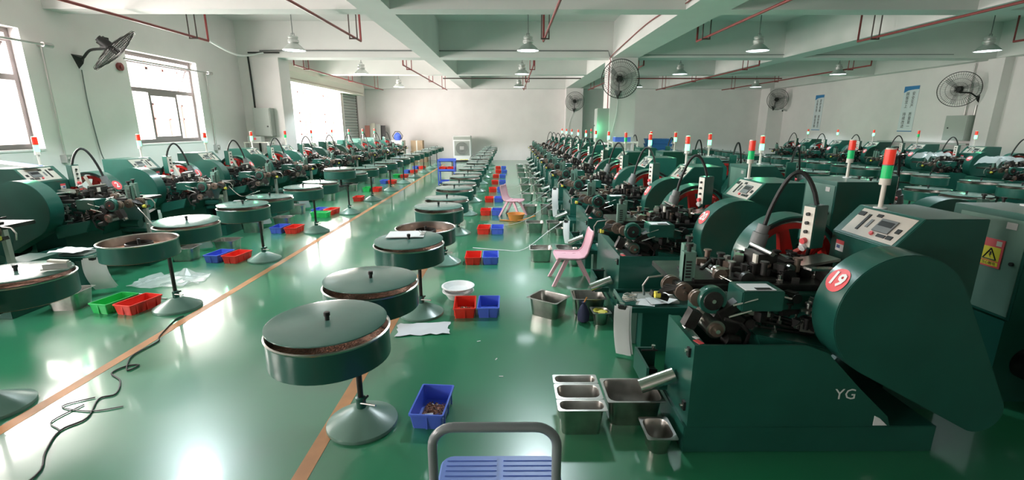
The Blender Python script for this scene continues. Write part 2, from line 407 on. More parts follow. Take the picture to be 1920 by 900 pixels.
# ------------------------------------------------------------------ forming machine
def hull2(c1, r1, c2, r2, n=28):
    dx, dz = c2[0]-c1[0], c2[1]-c1[1]; d = math.hypot(dx, dz); th = math.atan2(dz, dx); al = math.acos((r1-r2)/d)
    P = []
    for k in range(n+1):
        a = th+al+(2*PI-2*al)*k/n; P.append((c1[0]+r1*math.cos(a), c1[1]+r1*math.sin(a)))
    for k in range(n//2+1):
        a = th-al+2*al*k/(n//2); P.append((c2[0]+r2*math.cos(a), c2[1]+r2*math.sin(a)))
    return P
WC = (.99, .78)      # wheel axis (u, z)
def make_machine():
    r = thing('forming_machine', 'x', 'machine')
    b = MB(); b.box((0, -.005, 0), (1.34, 1.08, .155), 'green'); obj('plinth', b, r, bevel=.004)
    b = MB(); b.prism([(.015, .155), (1.09, .155), (1.07, .21), (.90, .37), (.70, .575), (.58, .62), (.015, .62)], 'green', 0, .012)
    b.prism([(.015, .155), (1.09, .155), (1.07, .21), (.90, .37), (.70, .575), (.58, .62), (.015, .62)], 'green', .98, .992)
    b.box((.015, .012, .155), (.027, .98, .62), 'green'); b.box((.027, .012, .60), (.075, .98, .62), 'green')
    b.box((.03, .012, .155), (.80, .98, .44), 'black'); obj('base_cabinet', b, r)  # black block paints in the shade of the open cabinet cavity
    b = MB(); b.cbox((.012, .05, .56), (.02, .03, .05), 'black'); b.cyl((-.012,.05,.57),(.012,.05,.57),.01,'bright_steel'); obj('latch', b, r)
    b = MB(); b.cbox((.012,.05,.25),(.02,.03,.05),'black'); b.cyl((-.012,.05,.25),(.012,.05,.25),.01,'bright_steel'); obj('latch', b, r)
    b = MB(); b.cbox((.05, .04, .621), (.03, .05, .002), 'label_red', (0,0,.3)); b.cbox((.055,.09,.621),(.02,.03,.002),'white',(0,0,.5)); obj('sticker', b, r)
    # side tray and chute on the aisle side
    b = MB(); 
    b.box((-.13, .28, .20), (0, .55, .215), 'green'); b.box((-.13, .28, .215), (-.115, .55, .34), 'green'); b.box((-.115, .28, .215), (0, .295, .24), 'green'); b.box((-.115, .535, .215), (0, .55, .34), 'green')
    b.cyl((-.10, .50, .34), (.0, .50, .34), .006, 'dark_steel'); b.cbox((-.05, .46, .23), (.07, .05, .03), 'black', (0, .3, .4)); b.cyl((-.02,.52,.34),(-.02,.52,.365),.012,'bright_steel')
    obj('side_tray', b, r)
    b = MB(); b.lathe([(.040, 0), (.040, .20), (.036, .20), (.036, 0)], 'bright_steel', seg=20, closed=True, M=Matrix.Translation((.0, .20, .345)) @ Matrix.Rotation(-1.95, 4, 'Y')); obj('discharge_chute', b, r)
    # casting and bed
    b = MB(); b.prism([(.38, .44), (1.25, .44), (1.2, .66), (1.02, .80), (.30, .80), (.30, .66)], 'green', .24, .84)
    b.prism([(.42, .50), (.78, .42), (.78, .56), (.36, .64)], 'green', .08, .24)
    b.box((.28, .10, .76), (.50, .27, .87), 'green'); obj('machine_body', b, r, bevel=.006)
    b = MB(); b.box((.30, .115, .871), (.46, .22, .873), 'paper'); b.box((.36,.12,.873),(.44,.15,.875),'black'); obj('instruction_sheet', b, r)
    b = MB(); b.box((.02, .30, .80), (.98, .80, .835), 'dark_steel'); b.box((.12, .34, .835), (.60, .62, .855), 'dark_steel'); obj('bed_plate', b, r, bevel=.004)
    # mechanism: cams, rods, springs, dies
    q = random.Random(21); b = MB()
    def item(u, v, z, ms=('dark_steel', 'dark_steel', 'dark_steel', 'steel', 'brass')):
        m = q.choice(ms); s = q.uniform(.6, 1.5); t = q.randrange(6)
        if t == 0: b.cbox((u, v, z+.02*s), (.05*s, .035*s, .045*s), m, (0, 0, q.uniform(0, 3)))
        elif t == 1: b.cyl((u, v, z), (u, v, z+.05*s), .012*s, m); b.cyl((u, v, z+.05*s), (u, v, z+.058*s), .018*s, m)
        elif t == 2:
            a = q.uniform(0, 3); L = .06*s; b.cyl((u-L*math.cos(a), v-L*math.sin(a), z+.02), (u+L*math.cos(a), v+L*math.sin(a), z+.035), .007*s, q.choice(('steel', 'bright_steel', 'dark_steel')))
        elif t == 3: b.cyl((u, v-.015, z+.03), (u, v+.015, z+.03), .028*s, m, seg=14)
        elif t == 4: b.cyl((u, v, z), (u, v, z+.02), .02*s, 'steel', seg=6); b.cyl((u, v, z+.02), (u, v, z+.045), .01*s, 'bright_steel')
        else: b.cbox((u, v, z+.012), (.09*s, .022*s, .02*s), m, (0, q.uniform(-.3, .3), q.uniform(-.6, .6)))
    for _ in range(95): item(q.uniform(.25, .92), q.uniform(.32, .79), .835)
    for _ in range(26): item(q.uniform(.45, .80), q.uniform(.36, .72), .875)
    for _ in range(50): item(q.uniform(.34, .85), q.uniform(.16, .26), q.uniform(.60, .78), ('dark_steel', 'dark_steel', 'black', 'steel'))
    b.box((.52, .45, .84), (.64, .60, .97), 'dark_steel'); b.box((.51, .44, .90), (.522, .48, .97), 'offwhite'); b.box((.68, .44, .84), (.74, .62, .93), 'dark_steel')
    b.cyl((.70, .40, .90), (.70, .66, .90), .022, 'steel'); b.cyl((.58, .40, .985), (.58, .64, .985), .014, 'steel')
    for k in range(5): b.cyl((.36+.02*k, .22-.02*k, .74-.03*k), (.74+.01*k, .24, .62-.018*k), .0075, 'dark_steel')
    b.cyl((WC[0], .12, WC[1]), (WC[0], .9, WC[1]), .045, 'steel'); b.box((.86, .30, .80), (1.12, .42, .88), 'dark_steel'); b.box((.86, .66, .80), (1.12, .78, .88), 'dark_steel')
    b.cbox((.80, .30, .93), (.20, .05, .012), 'bright_steel', (0, .1, .3)); b.cbox((.88, .50, .92), (.26, .13, .015), 'steel', (0, -.1, .2)); b.cbox((.78, .62, .90), (.2, .06, .03), 'green_light', (0, .2, -.4))
    obj('mechanism', b, r)
    # wire feed head at the aisle end
    for (u, v, h) in ((.10, .40, .16), (.15, .54, .17)):
        b = MB()
        b.box((u-.035, v-.025, .835), (u+.035, v-.018, .835+h), 'green_light'); b.box((u-.035, v+.018, .835), (u+.035, v+.025, .835+h), 'green_light')
        b.box((u-.035, v-.025, .835), (u-.026, v+.025, .835+h), 'green_light'); b.box((u+.026, v-.018, .835), (u+.035, v+.018, .835+h), 'green_light'); b.box((u-.035, v-.025, .835+h), (u+.035, v+.025, .835+h+.01), 'green_light')
        for k in range(6): b.cbox((u-.005, v-.028, .86+.018*k), (.028, .01, .008), 'black')
        b.cyl((u, v, .845+h), (u, v, .875+h), .012, 'dark_steel'); b.cyl((u, v, .875+h), (u, v, .892+h), .022, 'dark_steel')
        obj('guide_post', b, r)
    for (u, v, R_) in ((.02, .42, .055), (.05, .30, .05), (.09, .20, .045)):
        b = MB()
        b.lathe([(R_*.5, -.02), (R_, -.018), (R_, -.006), (R_*.8, 0), (R_, .006), (R_, .018), (R_*.5, .02)], 'brass', c=(u, v, .80), axis='Y', seg=20)
        b.cyl((u, v-.03, .80), (u, v+.03, .80), .01, 'bright_steel'); obj('feed_roller', b, r)
    b = MB()
    for k in range(5): b.cyl((-.08+.01*k, .34, .78+.012*k), (.05, .28, .83), .006, 'dark_steel')
    b.tube([(-.12,.46,.72),(-.13,.46,.78),(-.10,.46,.83),(-.02,.46,.84)], .007, 'steel')
    b.cbox((-.05,.40,.74),(.10,.05,.03),'dark_steel',(0,.3,0)); b.cyl((-.09,.36,.76),(-.06,.36,.76),.02,'yellow')
    obj('wire_guide', b, r)
    b = MB(); b.lathe([(.001, -.02), (.07, -.02), (.075, -.012), (.075, .03), (.03, .035)], 'green', c=(.155, .17, .80), axis='Y', seg=28)
    b.lathe([(.05, -.024), (.055, -.018)], 'dark_steel', c=(.155, .17, .80), axis='Y', seg=24); b.cyl((.155, .14, .80), (.155, .20, .80), .011, 'bright_steel'); obj('hand_wheel', b, r)
    b = MB(); b.cyl((.16, .28, .66), (.16, .10, .66), .05, 'steel', seg=20); b.cyl((.16, .10, .66), (.16, .085, .66), .036, 'brass', seg=20); b.cyl((.16,.085,.66),(.16,.07,.66),.012,'bright_steel')
    b.cbox((.24, .20, .68), (.16, .10, .12), 'dark_steel', (0, .5, 0)); b.cbox((.26, .17, .76), (.17, .05, .05), 'dark_steel', (0, -.5, .2)); b.cbox((.08, .20, .68), (.03, .04, .14), 'steel', (0, .6, 0)); b.cbox((.05,.16,.70),(.06,.06,.10),'dark_steel',(0,.4,0))
    b.cyl((.22, .12, .60), (.30, .14, .58), .03, 'dark_steel'); b.tube([(.20,.10,.72),(.28,.09,.70),(.34,.10,.64),(.33,.12,.55),(.27,.13,.52)], .01, 'dark_steel')
    b.cyl((.24,.11,.79),(.36,.10,.83),.006,'bright_steel'); b.cyl((.22,.10,.73),(.33,.09,.77),.006,'bright_steel'); obj('cutter_head', b, r)
    # belt cover (near), flywheel and guard (far)
    P = hull2(WC, .325, (1.50, .27), .12)
    b = MB(); b.prism(P, 'green', -.05, .13); obj('belt_cover', b, r, bevel=.004)
    b = MB(); R_ = .34
    b.lathe([(R_, .86), (R_, 1.03), (R_-.012, 1.03), (R_-.012, .99), (R_-.012, .86)], 'green', c=(WC[0], 0, WC[1]), axis='Y', seg=48, closed=True)
    b.lathe([(R_-.035, .87), (R_-.03, .875), (R_-.012, .875), (R_-.012, .865), (R_-.035, .865)], 'black', c=(WC[0], 0, WC[1]), axis='Y', seg=48, closed=True)
    b.box((WC[0]-.26, .90, .44), (WC[0]+.26, .98, .56), 'green'); obj('flywheel_guard', b, r)
    b = MB(); b.lathe([(.29, .885), (.29, .985), (.25, .985), (.25, .885)], 'red_paint', c=(WC[0], 0, WC[1]), axis='Y', seg=40, closed=True)
    b.lathe([(.06, .87), (.06, 1.0)], 'red_paint', c=(WC[0], 0, WC[1]), axis='Y', seg=20)
    for k in range(5):
        a = 2*PI*k/5+.55; M = Matrix.Translation((WC[0], .935, WC[1])) @ Matrix.Rotation(-a, 4, 'Y')
        b.add([(.05,-.025,-.045),(.26,-.02,-.03),(.26,.02,-.03),(.05,.025,-.045),(.05,-.025,.045),(.26,-.02,.03),(.26,.02,.03),(.05,.025,.045)],
              [(3,2,1,0),(4,5,6,7),(0,1,5,4),(1,2,6,5),(2,3,7,6),(3,0,4,7)], 'red_paint', M)
    b.cyl((WC[0]+.02, .80, WC[1]+.05), (WC[0]+.12, .80, WC[1]+.22), .028, 'red_paint'); b.cyl((WC[0]+.12,.80,WC[1]+.22),(WC[0]+.125,.80,WC[1]+.23),.028,'label_red')
    obj('flywheel', b, r)
    # gooseneck hose and push button box
    b = MB(); F0 = Vector((.74, .84, .98))
    b.cyl(F0-Vector((.02, 0, .06)), F0+Vector((.0, 0, .03)), .05, 'grey_plastic', seg=18); b.cyl(F0+Vector((0,0,.03)), F0+Vector((.015,0,.085)), .038, 'grey_plastic', seg=18)
    pts = []
    for k in range(15):
        s = k/14; a = PI*(1-s); pts.append((.755+.22*s, .84-.16*s, 1.06+.27*math.sin(PI*s)**.8+.165*s))
    b.tube(pts, .0135, 'black', seg=8); obj('hose', b, r)
    s = obj('push_button_box', MB().box((-.055, -.04, 0), (.055, .04, .27), 'green'), r, bevel=.004); s.location = (.975, .68, .955); s.rotation_euler = (0, 0, .35)
    b = MB(); b.box((-.058, -.036, .01), (-.055, .036, .26), 'offwhite')
    for k, m in enumerate(('black', 'black', 'black')): b.cyl((-.058, 0, .215-.055*k), (-.072, 0, .215-.055*k), .011, m)
    b.cyl((-.058, 0, .05), (-.085, 0, .045), .018, 'label_red'); b.cyl((-.06,.0,.01),(-.08,.0,.0),.022,'white'); obj('button_plate', b, s)
    b = MB(); b.cyl((.98, .70, .955), (.98, .72, .80), .012, 'dark_steel'); obj('box_post', b, r)
    # control box
    b = MB(); b.prism([(1.21, .62), (1.21, 1.03), (1.36, 1.20), (1.72, 1.20), (1.72, .56), (1.30, .56)], 'green', .34, .84); obj('control_box', b, r, bevel=.004)
    b = MB(); b.box((1.35, .38, 0), (1.70, .78, .56), 'green'); b.cyl((1.50,.16,.27),(1.50,.40,.27),.10,'dark_steel',seg=20); obj('rear_cabinet', b, r)
    ang = math.atan2(.17, .15)
    Mp = Matrix.Translation((1.285, .57, 1.115)) @ Matrix.Rotation(-ang, 4, 'Y')
    b = MB(); b.box((-.095, -.205, 0.0005), (.095, .205, .003), 'panel', Mp); b.box((.05,-.12,.003),(-.04,.0,.012),'grey_plastic',Mp); b.box((.035,-.11,.012),(.0,-.01,.014),'black',Mp)
    for (a, c, d, e, m) in ((-.06,.10,.06,.12,'black'), (.04,.15,.07,.20,'black'), (-.03,.05,.03,.07,'grey_plastic'), (.055,.02,.075,.06,'black'), (-.07,-.17,-.045,-.13,'black'), (-.02,-.18,.01,-.15,'black'), (-.07,-.12,-.05,-.06,'black')):
        b.box((a, c, .003), (d, e, .008), m, Mp)
    b.cyl(Mp @ Vector((-.06,-.02,.003)), Mp @ Vector((-.06,-.02,.015)), .012, 'label_red'); obj('control_panel', b, r)
    b = MB(); b.cbox((1.209, .75, .97), (.003, .07, .025), 'label_red'); b.cbox((1.209, .75, .935), (.003, .07, .045), 'white'); b.cbox((1.2075,.76,.94),(.002,.03,.02),'cloth_blue'); obj('maker_plate', b, r)
    b = MB(); b.lathe([(.05, 0), (.055, .004), (.055, .01), (.045, .01)], 'black', seg=20, axis='Y', c=(1.50, .332, .85)); 
    for k in range(4):
        a = k*PI/2+.4; b.cbox((1.50+.022*math.cos(a), .329, .85+.022*math.sin(a)), (.03, .004, .012), 'grey_plastic', (0, -a, 0))
    b.box((1.44,.326,.79),(1.56,.34,.80),'grey_plastic'); b.box((1.44,.326,.90),(1.56,.34,.91),'grey_plastic'); obj('vent_fan', b, r)
    b = MB(); b.box((1.72, .36, .58), (1.724, .78, 1.16), 'green_light'); b.cyl((1.724, .40, .9), (1.735, .40, .9), .012, 'black'); b.box((1.724,.42,1.1),(1.727,.48,1.14),'galv'); obj('rear_door', b, r)
    t = obj('signal_tower', MB().cyl((0,0,0), (0,0,.006), .035, 'white').cyl((0,0,0), (0,0,.13), .0125, 'offwhite').cyl((0,0,.13),(0,0,.165),.028,'offwhite', seg=16), r); t.location = (1.385, .70, 1.20); t.scale = (1.05, 1.05, 1.12)
    return r
def tower_lamps(lit):
    b = MB(); b.cyl((0,0,.165), (0,0,.235), .027, 'green_lit' if lit else 'green_lens', seg=18); b.cyl((0,0,.235),(0,0,.24),.028,'grey_plastic',seg=18)
    c = MB(); c.cyl((0,0,.24), (0,0,.32), .027, 'red_lens', seg=18); c.cyl((0,0,.32), (0,0,.328), .024, 'offwhite', seg=18)
    return b.mesh('green_light_segment'), c.mesh('red_light_segment')
LAMPM = {True: tower_lamps(True), False: tower_lamps(False)}
mach0 = make_machine(); register(mach0); mused = False
disc_me = None
def number_label(txt, mirror=False):
    """red round sticker wrapped on the cover rim with a white number"""
    R0, ac, vc, sg = (.342, math.radians(152), .945, 1) if mirror else (.3265, math.radians(148), .045, -1)
    b = MB(); rings = []
    vs = [(0, 0)]; N = 24
    for rr in (.033, .066):
        for k in range(N): vs.append((rr*math.cos(2*PI*k/N), rr*math.sin(2*PI*k/N)))
    fs = [(0, 1+k, 1+(k+1) % N) for k in range(N)]+[(1+k, 1+N+k, 1+N+(k+1) % N, 1+(k+1) % N) for k in range(N)]
    def wrap(x, y, h):       # x: along -v, y: up round the rim
        a = ac-y/R0; R = R0+h; return (WC[0]+R*math.cos(a), vc+sg*x, WC[1]+R*math.sin(a))
    b.add([wrap(x, y, .0008) for x, y in vs], fs, 'label_red')
    me = b.mesh('number_sticker')
    tm = text_mesh(txt, .098, 'white', 'number', bold=.003)
    for v in tm.vertices: v.co = wrap(v.co.x, v.co.y, .0042+v.co.z)
    return me, tm
def put_machine(x, y, rz, label, group, num, lit, mirror=False, strip=False):
    global mused
    if not mused: o = mach0; mused = True
    else: o = copy_tree(mach0)
    o.location = (x, y, 0); o.rotation_euler = (0, 0, rz); o['label'] = label; o['group'] = group
    if mirror: o.scale = (-1, 1, 1)
    if strip:
        p = bpy.data.objects.new('guard_strip', STRIP); COL.objects.link(p); p.parent = o; p['label'] = 'pale strip across the red flywheel'
    tw = [c for c in bpy.data.objects if c.parent == o and c.name.startswith('signal_tower')][0]
    a = meshobj('green_light_segment', LAMPM[lit][0], tw); c = meshobj('red_light_segment', LAMPM[False][1], tw)
    if lit:
        l = bpy.data.lights.new('tower_glow', 'POINT'); l.energy = 3; l.color = (.15, 1, .45); l.shadow_soft_size = .035
        lo = bpy.data.objects.new('tower_glow', l); COL.objects.link(lo); lo.parent = tw; lo.location = (0, 0, .20)
        lo.location = (0, 0, .36)
    if num:
        me, tm = number_label(num, mirror); s = meshobj('number_sticker', me, o); meshobj('number', tm, s); s['label'] = 'round red sticker with a white number'
    return o
DM = 1.08
LP = MB().box((0.03, .40, 0), (1.34, 1.08, .17), 'green').mesh('plinth', .004)
b = MB(); b.box((.34, .46, .17), (1.05, .98, .46), 'green'); b.box((.10, .62, .17), (.34, .94, .42), 'dark_steel'); b.cyl((.12, .50, .52), (.34, .50, .52), .05, 'green'); b.box((.02, .50, .17), (.06, .54, .80), 'grey_metal'); b.box((.06, .48, .42), (1.0, .98, .46), 'green')
LB = b.mesh('base_cabinet')
STRIP = MB().cbox((WC[0]-.05, .865, WC[1]+.13), (.04, .008, .34), 'offwhite', (0, .45, 0)).mesh('guard_strip')
XR1 = .92
for k in range(12):
    put_machine(XR1, 2.17+PITCH*k, 0, ('dark green forming machine numbered 19, closest to the camera on the right' if k == 0 else 'green forming machine, %s from the front in the row right of the centre aisle' % ORD[k]),
                'forming machines right of the centre aisle', str(19+k), k not in (0, 1, 4))
for k in range(11):
    lm = put_machine(-4.45, 3.57+PITCH*k, 0, 'green forming machine, %s from the front in the row along the window wall' % ORD[k], 'forming machines along the window wall', str(1+k), k in (1, 2, 3, 4, 6, 7), True, True)
    # this row stands on a low plinth set back under the belt cover
    for c in [x for x in bpy.data.objects if x.parent == lm]:
        nm = c.name.split('.')[0]
        if nm == 'plinth': c.data = LP
        elif nm == 'base_cabinet': c.data = LB
        elif nm in ('latch', 'sticker', 'side_tray', 'discharge_chute'): bpy.data.objects.remove(c)
ks = [k for k in range(11) if k not in (6,)]
for i, k in enumerate(ks):
    put_machine(4.70, 2.25+PITCH*k, 0, 'green forming machine, %s from the front in the row backing onto the column line' % ORD[i], 'forming machines backing onto the column line', None, k in (2, 3, 4, 5, 7), True)
for k in range(8):
    put_machine(10.0, 6.0+PITCH*k, 0, 'green forming machine, %s from the front in the row along the right wall' % ORD[k], 'forming machines along the right wall', str(37+k), k in (2, 3, 5, 6, 7))
# the nearest machine's lower body is stepped back behind its front panel
def replace_part(root, name, mb, bevel=0):
    for c in [x for x in bpy.data.objects if x.parent == root]:
        if c.name.split('.')[0] == name:
            c.data = mb.mesh(name, bevel)
b = MB(); b.box((0, -.005, 0), (1.34, .46, .155), 'green'); b.box((.36, .46, 0), (1.34, 1.08, .155), 'green'); replace_part(mach0, 'plinth', b, .004)
b = MB(); PL = [(.015, .155), (1.09, .155), (1.07, .21), (.90, .37), (.70, .575), (.58, .62), (.015, .62)]
b.prism(PL, 'green', 0, .012); b.box((.015, .012, .155), (.027, .40, .62), 'green'); b.box((.027, .39, .155), (.36, .40, .60), 'green'); b.box((.027, .012, .60), (.075, .39, .62), 'green')
b.box((.36, .39, .155), (.37, .98, .62), 'green'); b.prism([(.36, .155), (1.09, .155), (1.07, .21), (.90, .37), (.70, .575), (.58, .62), (.36, .62)], 'green', .98, .992); b.box((.03, .012, .155), (.80, .39, .44), 'black'); b.box((.37, .39, .155), (.80, .98, .44), 'black'); replace_part(mach0, 'base_cabinet', b)  # black blocks again stand for the shaded hollow inside the base
# caution sign on the nearest back-to-back cabinet
r = thing('warning_sign', 'red and yellow caution sign with black triangle on the green cabinet at far right', 'sign', (2.9745, 2.78, .86), 0)
b = MB(); b.box((-.004, -.068, -.01), (0, .068, .165), 'label_red'); obj('backing', b, r)
b = MB(); b.box((-.0052, -.056, .03), (-.004, .056, .115), 'sign_yellow'); b.box((-.0052, -.056, 0), (-.004, .056, .024), 'sign_yellow'); obj('yellow_field', b, r)
b = MB(); 
tri = [Vector((-.006, .040, .038)), Vector((-.006, -.040, .038)), Vector((-.006, 0, .106))]
for i in range(3): b.cyl(tri[i], tri[(i+1) % 3], .0035, 'black', seg=6)
b.prism([(-.006,.085),(.008,.085),(.002,.070),(.009,.070),(-.006,.046),(-.001,.064),(-.008,.064)], 'black', -.0065, -.0052, axis='X'); obj('triangle', b, r)
M = Matrix(((0, 0, -1, -.0055), (-1, 0, 0, 0), (0, 1, 0, .012), (0, 0, 0, 1)))
meshobj('lettering', text_mesh('当心触电', .022, 'black', 'lettering'), r, M)
b = MB(); b.box((-.0052, -.054, .125), (-.004, -.022, .155), 'offwhite'); obj('white_patch', b, r)
# lettering on the front machine's base
m0 = mach0
mt = text_mesh('YG', .085, 'white', 'lettering')
M = Matrix.Translation((.955, -.0008, .37)) @ Matrix.Rotation(PI/2, 4, 'X')
# keep the letters on the visible slanted plate
lo = meshobj('lettering', mt, m0, Matrix.Translation((.825, -.001, .34)) @ Matrix.Rotation(PI/2, 4, 'X')); lo['label'] = 'white letters on the base plate'
b = MB(); b.prism([(1.00,.158),(1.00,.215),(1.03,.20),(1.075,.158)], 'paper', -.002, 0); obj('paper_corner', b, m0)

# ------------------------------------------------------------------ stands between machines
def make_shelf():
    r = thing('oil_tank', 'x', 'cabinet')
    b = MB(); b.box((0.08, .03, 0), (.56, .40, .33), 'green'); b.box((.02, .16, 0), (.08, .30, .33), 'green_light'); obj('tank_body', b, r, bevel=.004)
    b = MB(); b.box((-.06, 0, .33), (.60, .43, .342), 'green'); b.box((-.06, 0, .342), (.60, .012, .37), 'green'); b.box((-.06, .418, .342), (.60, .43, .37), 'green'); b.box((-.06, .012, .342), (-.048, .418, .37), 'green_light'); b.box((.588, .012, .342), (.60, .418, .37), 'green'); obj('tray_top', b, r)
    b = MB(); b.box((.08, .15, .345), (.40, .38, .36), 'grey_metal'); obj('cover_plate', b, r); register(r); return r
sh = make_shelf(); used = False
for k in range(11):
    o = copy_tree(sh) if used else sh; used = True
    o.location = (.93, 3.29+PITCH*k, 0); o['label'] = 'low green tank with tray top beyond the %s machine right of the aisle' % ORD[k]; o['group'] = 'green tanks between the right machines'
for k in range(10):
    o = copy_tree(sh); o.location = (-4.46, 4.70+PITCH*k, 0); o.scale = (-1, 1, 1)
    o['label'] = 'low green tank with tray top beyond the %s machine of the window row' % ORD[k]; o['group'] = 'green tanks between the left machines'

# ------------------------------------------------------------------ bins
def bin_me(m, w=.205, d=.33, h=.10):
    b = MB(); W, D = w/2, d/2
    b.loft([rrect(W-.018, D-.018, 0, .012), rrect(W-.006, D-.006, h-.012, .012), rrect(W, D, h-.012, .012), rrect(W, D, h, .012), rrect(W-.010, D-.010, h, .01), rrect(W-.022, D-.022, .006, .01)], m)
    for sx in (-1, 1):
        for k in (-.3, 0, .3): b.cbox((sx*(W-.008), k*D*2, h*.45), (.006, .008, h*.8), m)
        b.cbox((0, sx*(D-.008), h*.45), (.012, .006, h*.8), m)
    return b.mesh('parts_bin')
def scrap_me(w=.13, d=.18, m='copper_bits', n=60, seed=1):
    q = random.Random(seed); b = MB(); 
    b.loft([rrect(w/2, d/2, .0, .03), rrect(w/2*.8, d/2*.8, .012, .03)], m)
    for _ in range(n):
        x, y = q.uniform(-w/2, w/2), q.uniform(-d/2, d/2); b.cbox((x, y, .014), (.012, .006, .006), q.choice((m, m, 'steel')), (q.uniform(-.5,.5), q.uniform(-.5,.5), q.uniform(0,3)))
    return b.mesh('metal_scraps')
BM = {c: bin_me('bin_'+c) for c in ('red', 'blue', 'green')}; SCR = scrap_me()
def put_bin(c, x, y, rz, label, group, scraps=False, z=0):
    o = bpy.data.objects.new('parts_bin', BM[c]); COL.objects.link(o); o.location = (x, y, z); o.rotation_euler = (0, 0, rz); tag(o, label, 'bin', group)
    if scraps:
        s = bpy.data.objects.new('metal_scraps', SCR); COL.objects.link(s); s.location = (x, y, z+.0065); s.rotation_euler = (0,0,rz)
        tag(s, 'copper coloured metal bits lying in the '+label, 'metal scraps', kind='stuff')
    return o
put_bin('blue', -.465, 2.52, -.08, 'blue plastic bin alone on the floor beside the nearest drum stand', 'parts bins of the centre row', True)
b = MB(); b.cbox((0,0,0), (.05,.045,.002), 'paper', (.25,0,.2)); solo('paper_slip', b, 'small white paper slip in the lone blue bin', 'paper', loc=(-.475, 2.44, .036))
for k in range(1, 11):
    y = 4.12+PITCH*(k-1)+rnd.uniform(-.05, .05); x = -.38+rnd.uniform(-.03, .03)
    put_bin('red', x-.055, y, rnd.uniform(-.06, .06), 'red plastic bin on the floor by the %s centre drum stand' % ORD[k], 'parts bins of the centre row', k == 1)
    put_bin('blue', x+.165, y+.01, rnd.uniform(-.06, .06), 'blue plastic bin on the floor by the %s centre drum stand' % ORD[k], 'parts bins of the centre row')
for k in range(1, 11):
    y = 4.22+PITCH*(k-1)+rnd.uniform(-.03, .03); a = rnd.uniform(-.1, .1)
    if k in (5,): put_bin('red', -3.50, y, a, 'red plastic bin on the floor by the %s left drum stand' % ORD[k], 'parts bins of the left row'); continue
    put_bin('red', -3.52, y, -.12+a, 'red plastic bin on the floor by the %s left drum stand' % ORD[k], 'parts bins of the left row', k == 1)
    put_bin('green' if k in (1, 6, 8) else 'blue', -3.77, y+.03, -.1+a, '%s plastic bin on the floor by the %s left drum stand' % ('green' if k in (1, 6, 8) else 'blue', ORD[k]), 'parts bins of the left row')
    if k == 4: put_bin('green', -3.60, y-.36, 1.5, 'green plastic bin in front of the red bin by the fifth left stand', 'parts bins of the left row')

# ------------------------------------------------------------------ steel pans
def pan_me(w, d, h):
    b = MB(); W, D = w/2, d/2; f = .014; r = min(.045, D*.6)
    b.loft([rrect(W-f-.016, D-f-.016, 0, r), rrect(W-f, D-f, h-.003, r), rrect(W, D, h-.003, .012), rrect(W, D, h, .012), rrect(W-f, D-f, h, r), rrect(W-f-.003, D-f-.003, h-.01, r), rrect(W-f-.019, D-f-.019, .003, r)], 'steel')
    return b.mesh('steel_pan')
PM = {}
def put_pan(w, d, h, x, y, rz, label, group='steel pans by the right machines', z=0):
    key = (w, d, h)
    if key not in PM: PM[key] = pan_me(*key)
    o = bpy.data.objects.new('steel_pan', PM[key]); COL.objects.link(o); o.location = (x, y, z); o.rotation_euler = (0,0,rz); return tag(o, label, 'pan', group)
put_pan(.275, .105, .17, .405, 2.625, 0, 'narrow steel pan at the back of the three in front of machine 19')
put_pan(.275, .165, .17, .405, 2.487, 0, 'narrow steel pan in the middle of the three in front of machine 19')
put_pan(.275, .115, .17, .405, 2.344, 0, 'narrow steel pan at the front of the three near the trolley')
put_pan(.335, .265, .17, .725, 2.50, 0, 'large steel pan under the discharge chute of machine 19')
put_pan(.165, .20, .11, .80, 2.22, 0, 'small steel pan at the foot of machine 19, in front of the large pan')
put_pan(.32, .27, .17, .36, 4.07, -.62, 'large steel pan turned askew on the open floor before the second machine')
put_pan(.31, .265, .17, .73, 4.12, 0, 'large steel pan half hidden by the hanging paper sheet')
put_pan(.165, .165, .12, .80, 3.86, .05, 'small steel pan holding a yellow cloth')
for k in range(2, 11):
    y = 5.86+PITCH*(k-2)
    put_pan(.30, .265, .17, .43+rnd.uniform(-.03, .03), y, rnd.uniform(-.05, .05), 'large steel pan on the aisle side at the %s right machine' % ORD[k])
    put_pan(.28, .265, .17, .74, y+.02, 0, 'large steel pan against the chute of the %s right machine' % ORD[k])
    put_pan(.165, .165, .12, .80, y-.23, 0, 'small steel pan at the foot of the %s right machine' % ORD[k])
for k in range(0, 9):
    y = 4.25+PITCH*k
    put_pan(.31, .27, .17, -4.22, y+.02, .1, 'steel pan on the floor under the drums by the %s window-row machine' % ORD[k], 'steel pans by the left machines')
    if k in (1, 2): put_pan(.31, .27, .17, -3.90, y+.42, .05, 'second steel pan beside the pan of the %s window-row machine' % ORD[k], 'steel pans by the left machines')

# ------------------------------------------------------------------ platform trolley
r = thing('platform_trolley', 'small platform trolley with blue ribbed deck and grey tube handle', 'trolley', (-.045, 1.55, 0))
b = MB(); b.loft([rrect(.27, .37, .14, .05, c=(0, 0)), rrect(.275, .375, .165, .05), rrect(.265, .365, .18, .05)], 'deck_blue')
for k in range(22):
    yy = -.34+.68*k/21
    for sx in (-1, 1): b.box((sx*.015 if sx > 0 else -.245, yy-.009, .18), (.245 if sx > 0 else -.015, yy+.009, .184), 'deck_blue')
obj('deck', b, r)
b = MB(); pts = []; hw = .185; top = .838; y0 = -.34
pts.append((-hw-.0, y0, .165)); pts.append((-hw, y0, .5)); pts.append((-hw, y0, top-.07))
for k in range(1, 8): a = PI-PI/2*k/7; pts.append((-hw+.065+.065*math.cos(a), y0, top-.065+.065*math.sin(a)))
for k in range(0, 8): a = PI/2-PI/2*k/7; pts.append((hw-.065+.065*math.cos(a), y0, top-.065+.065*math.sin(a)))
pts += [(hw, y0, top-.07), (hw, y0, .5), (hw, y0, .165)]
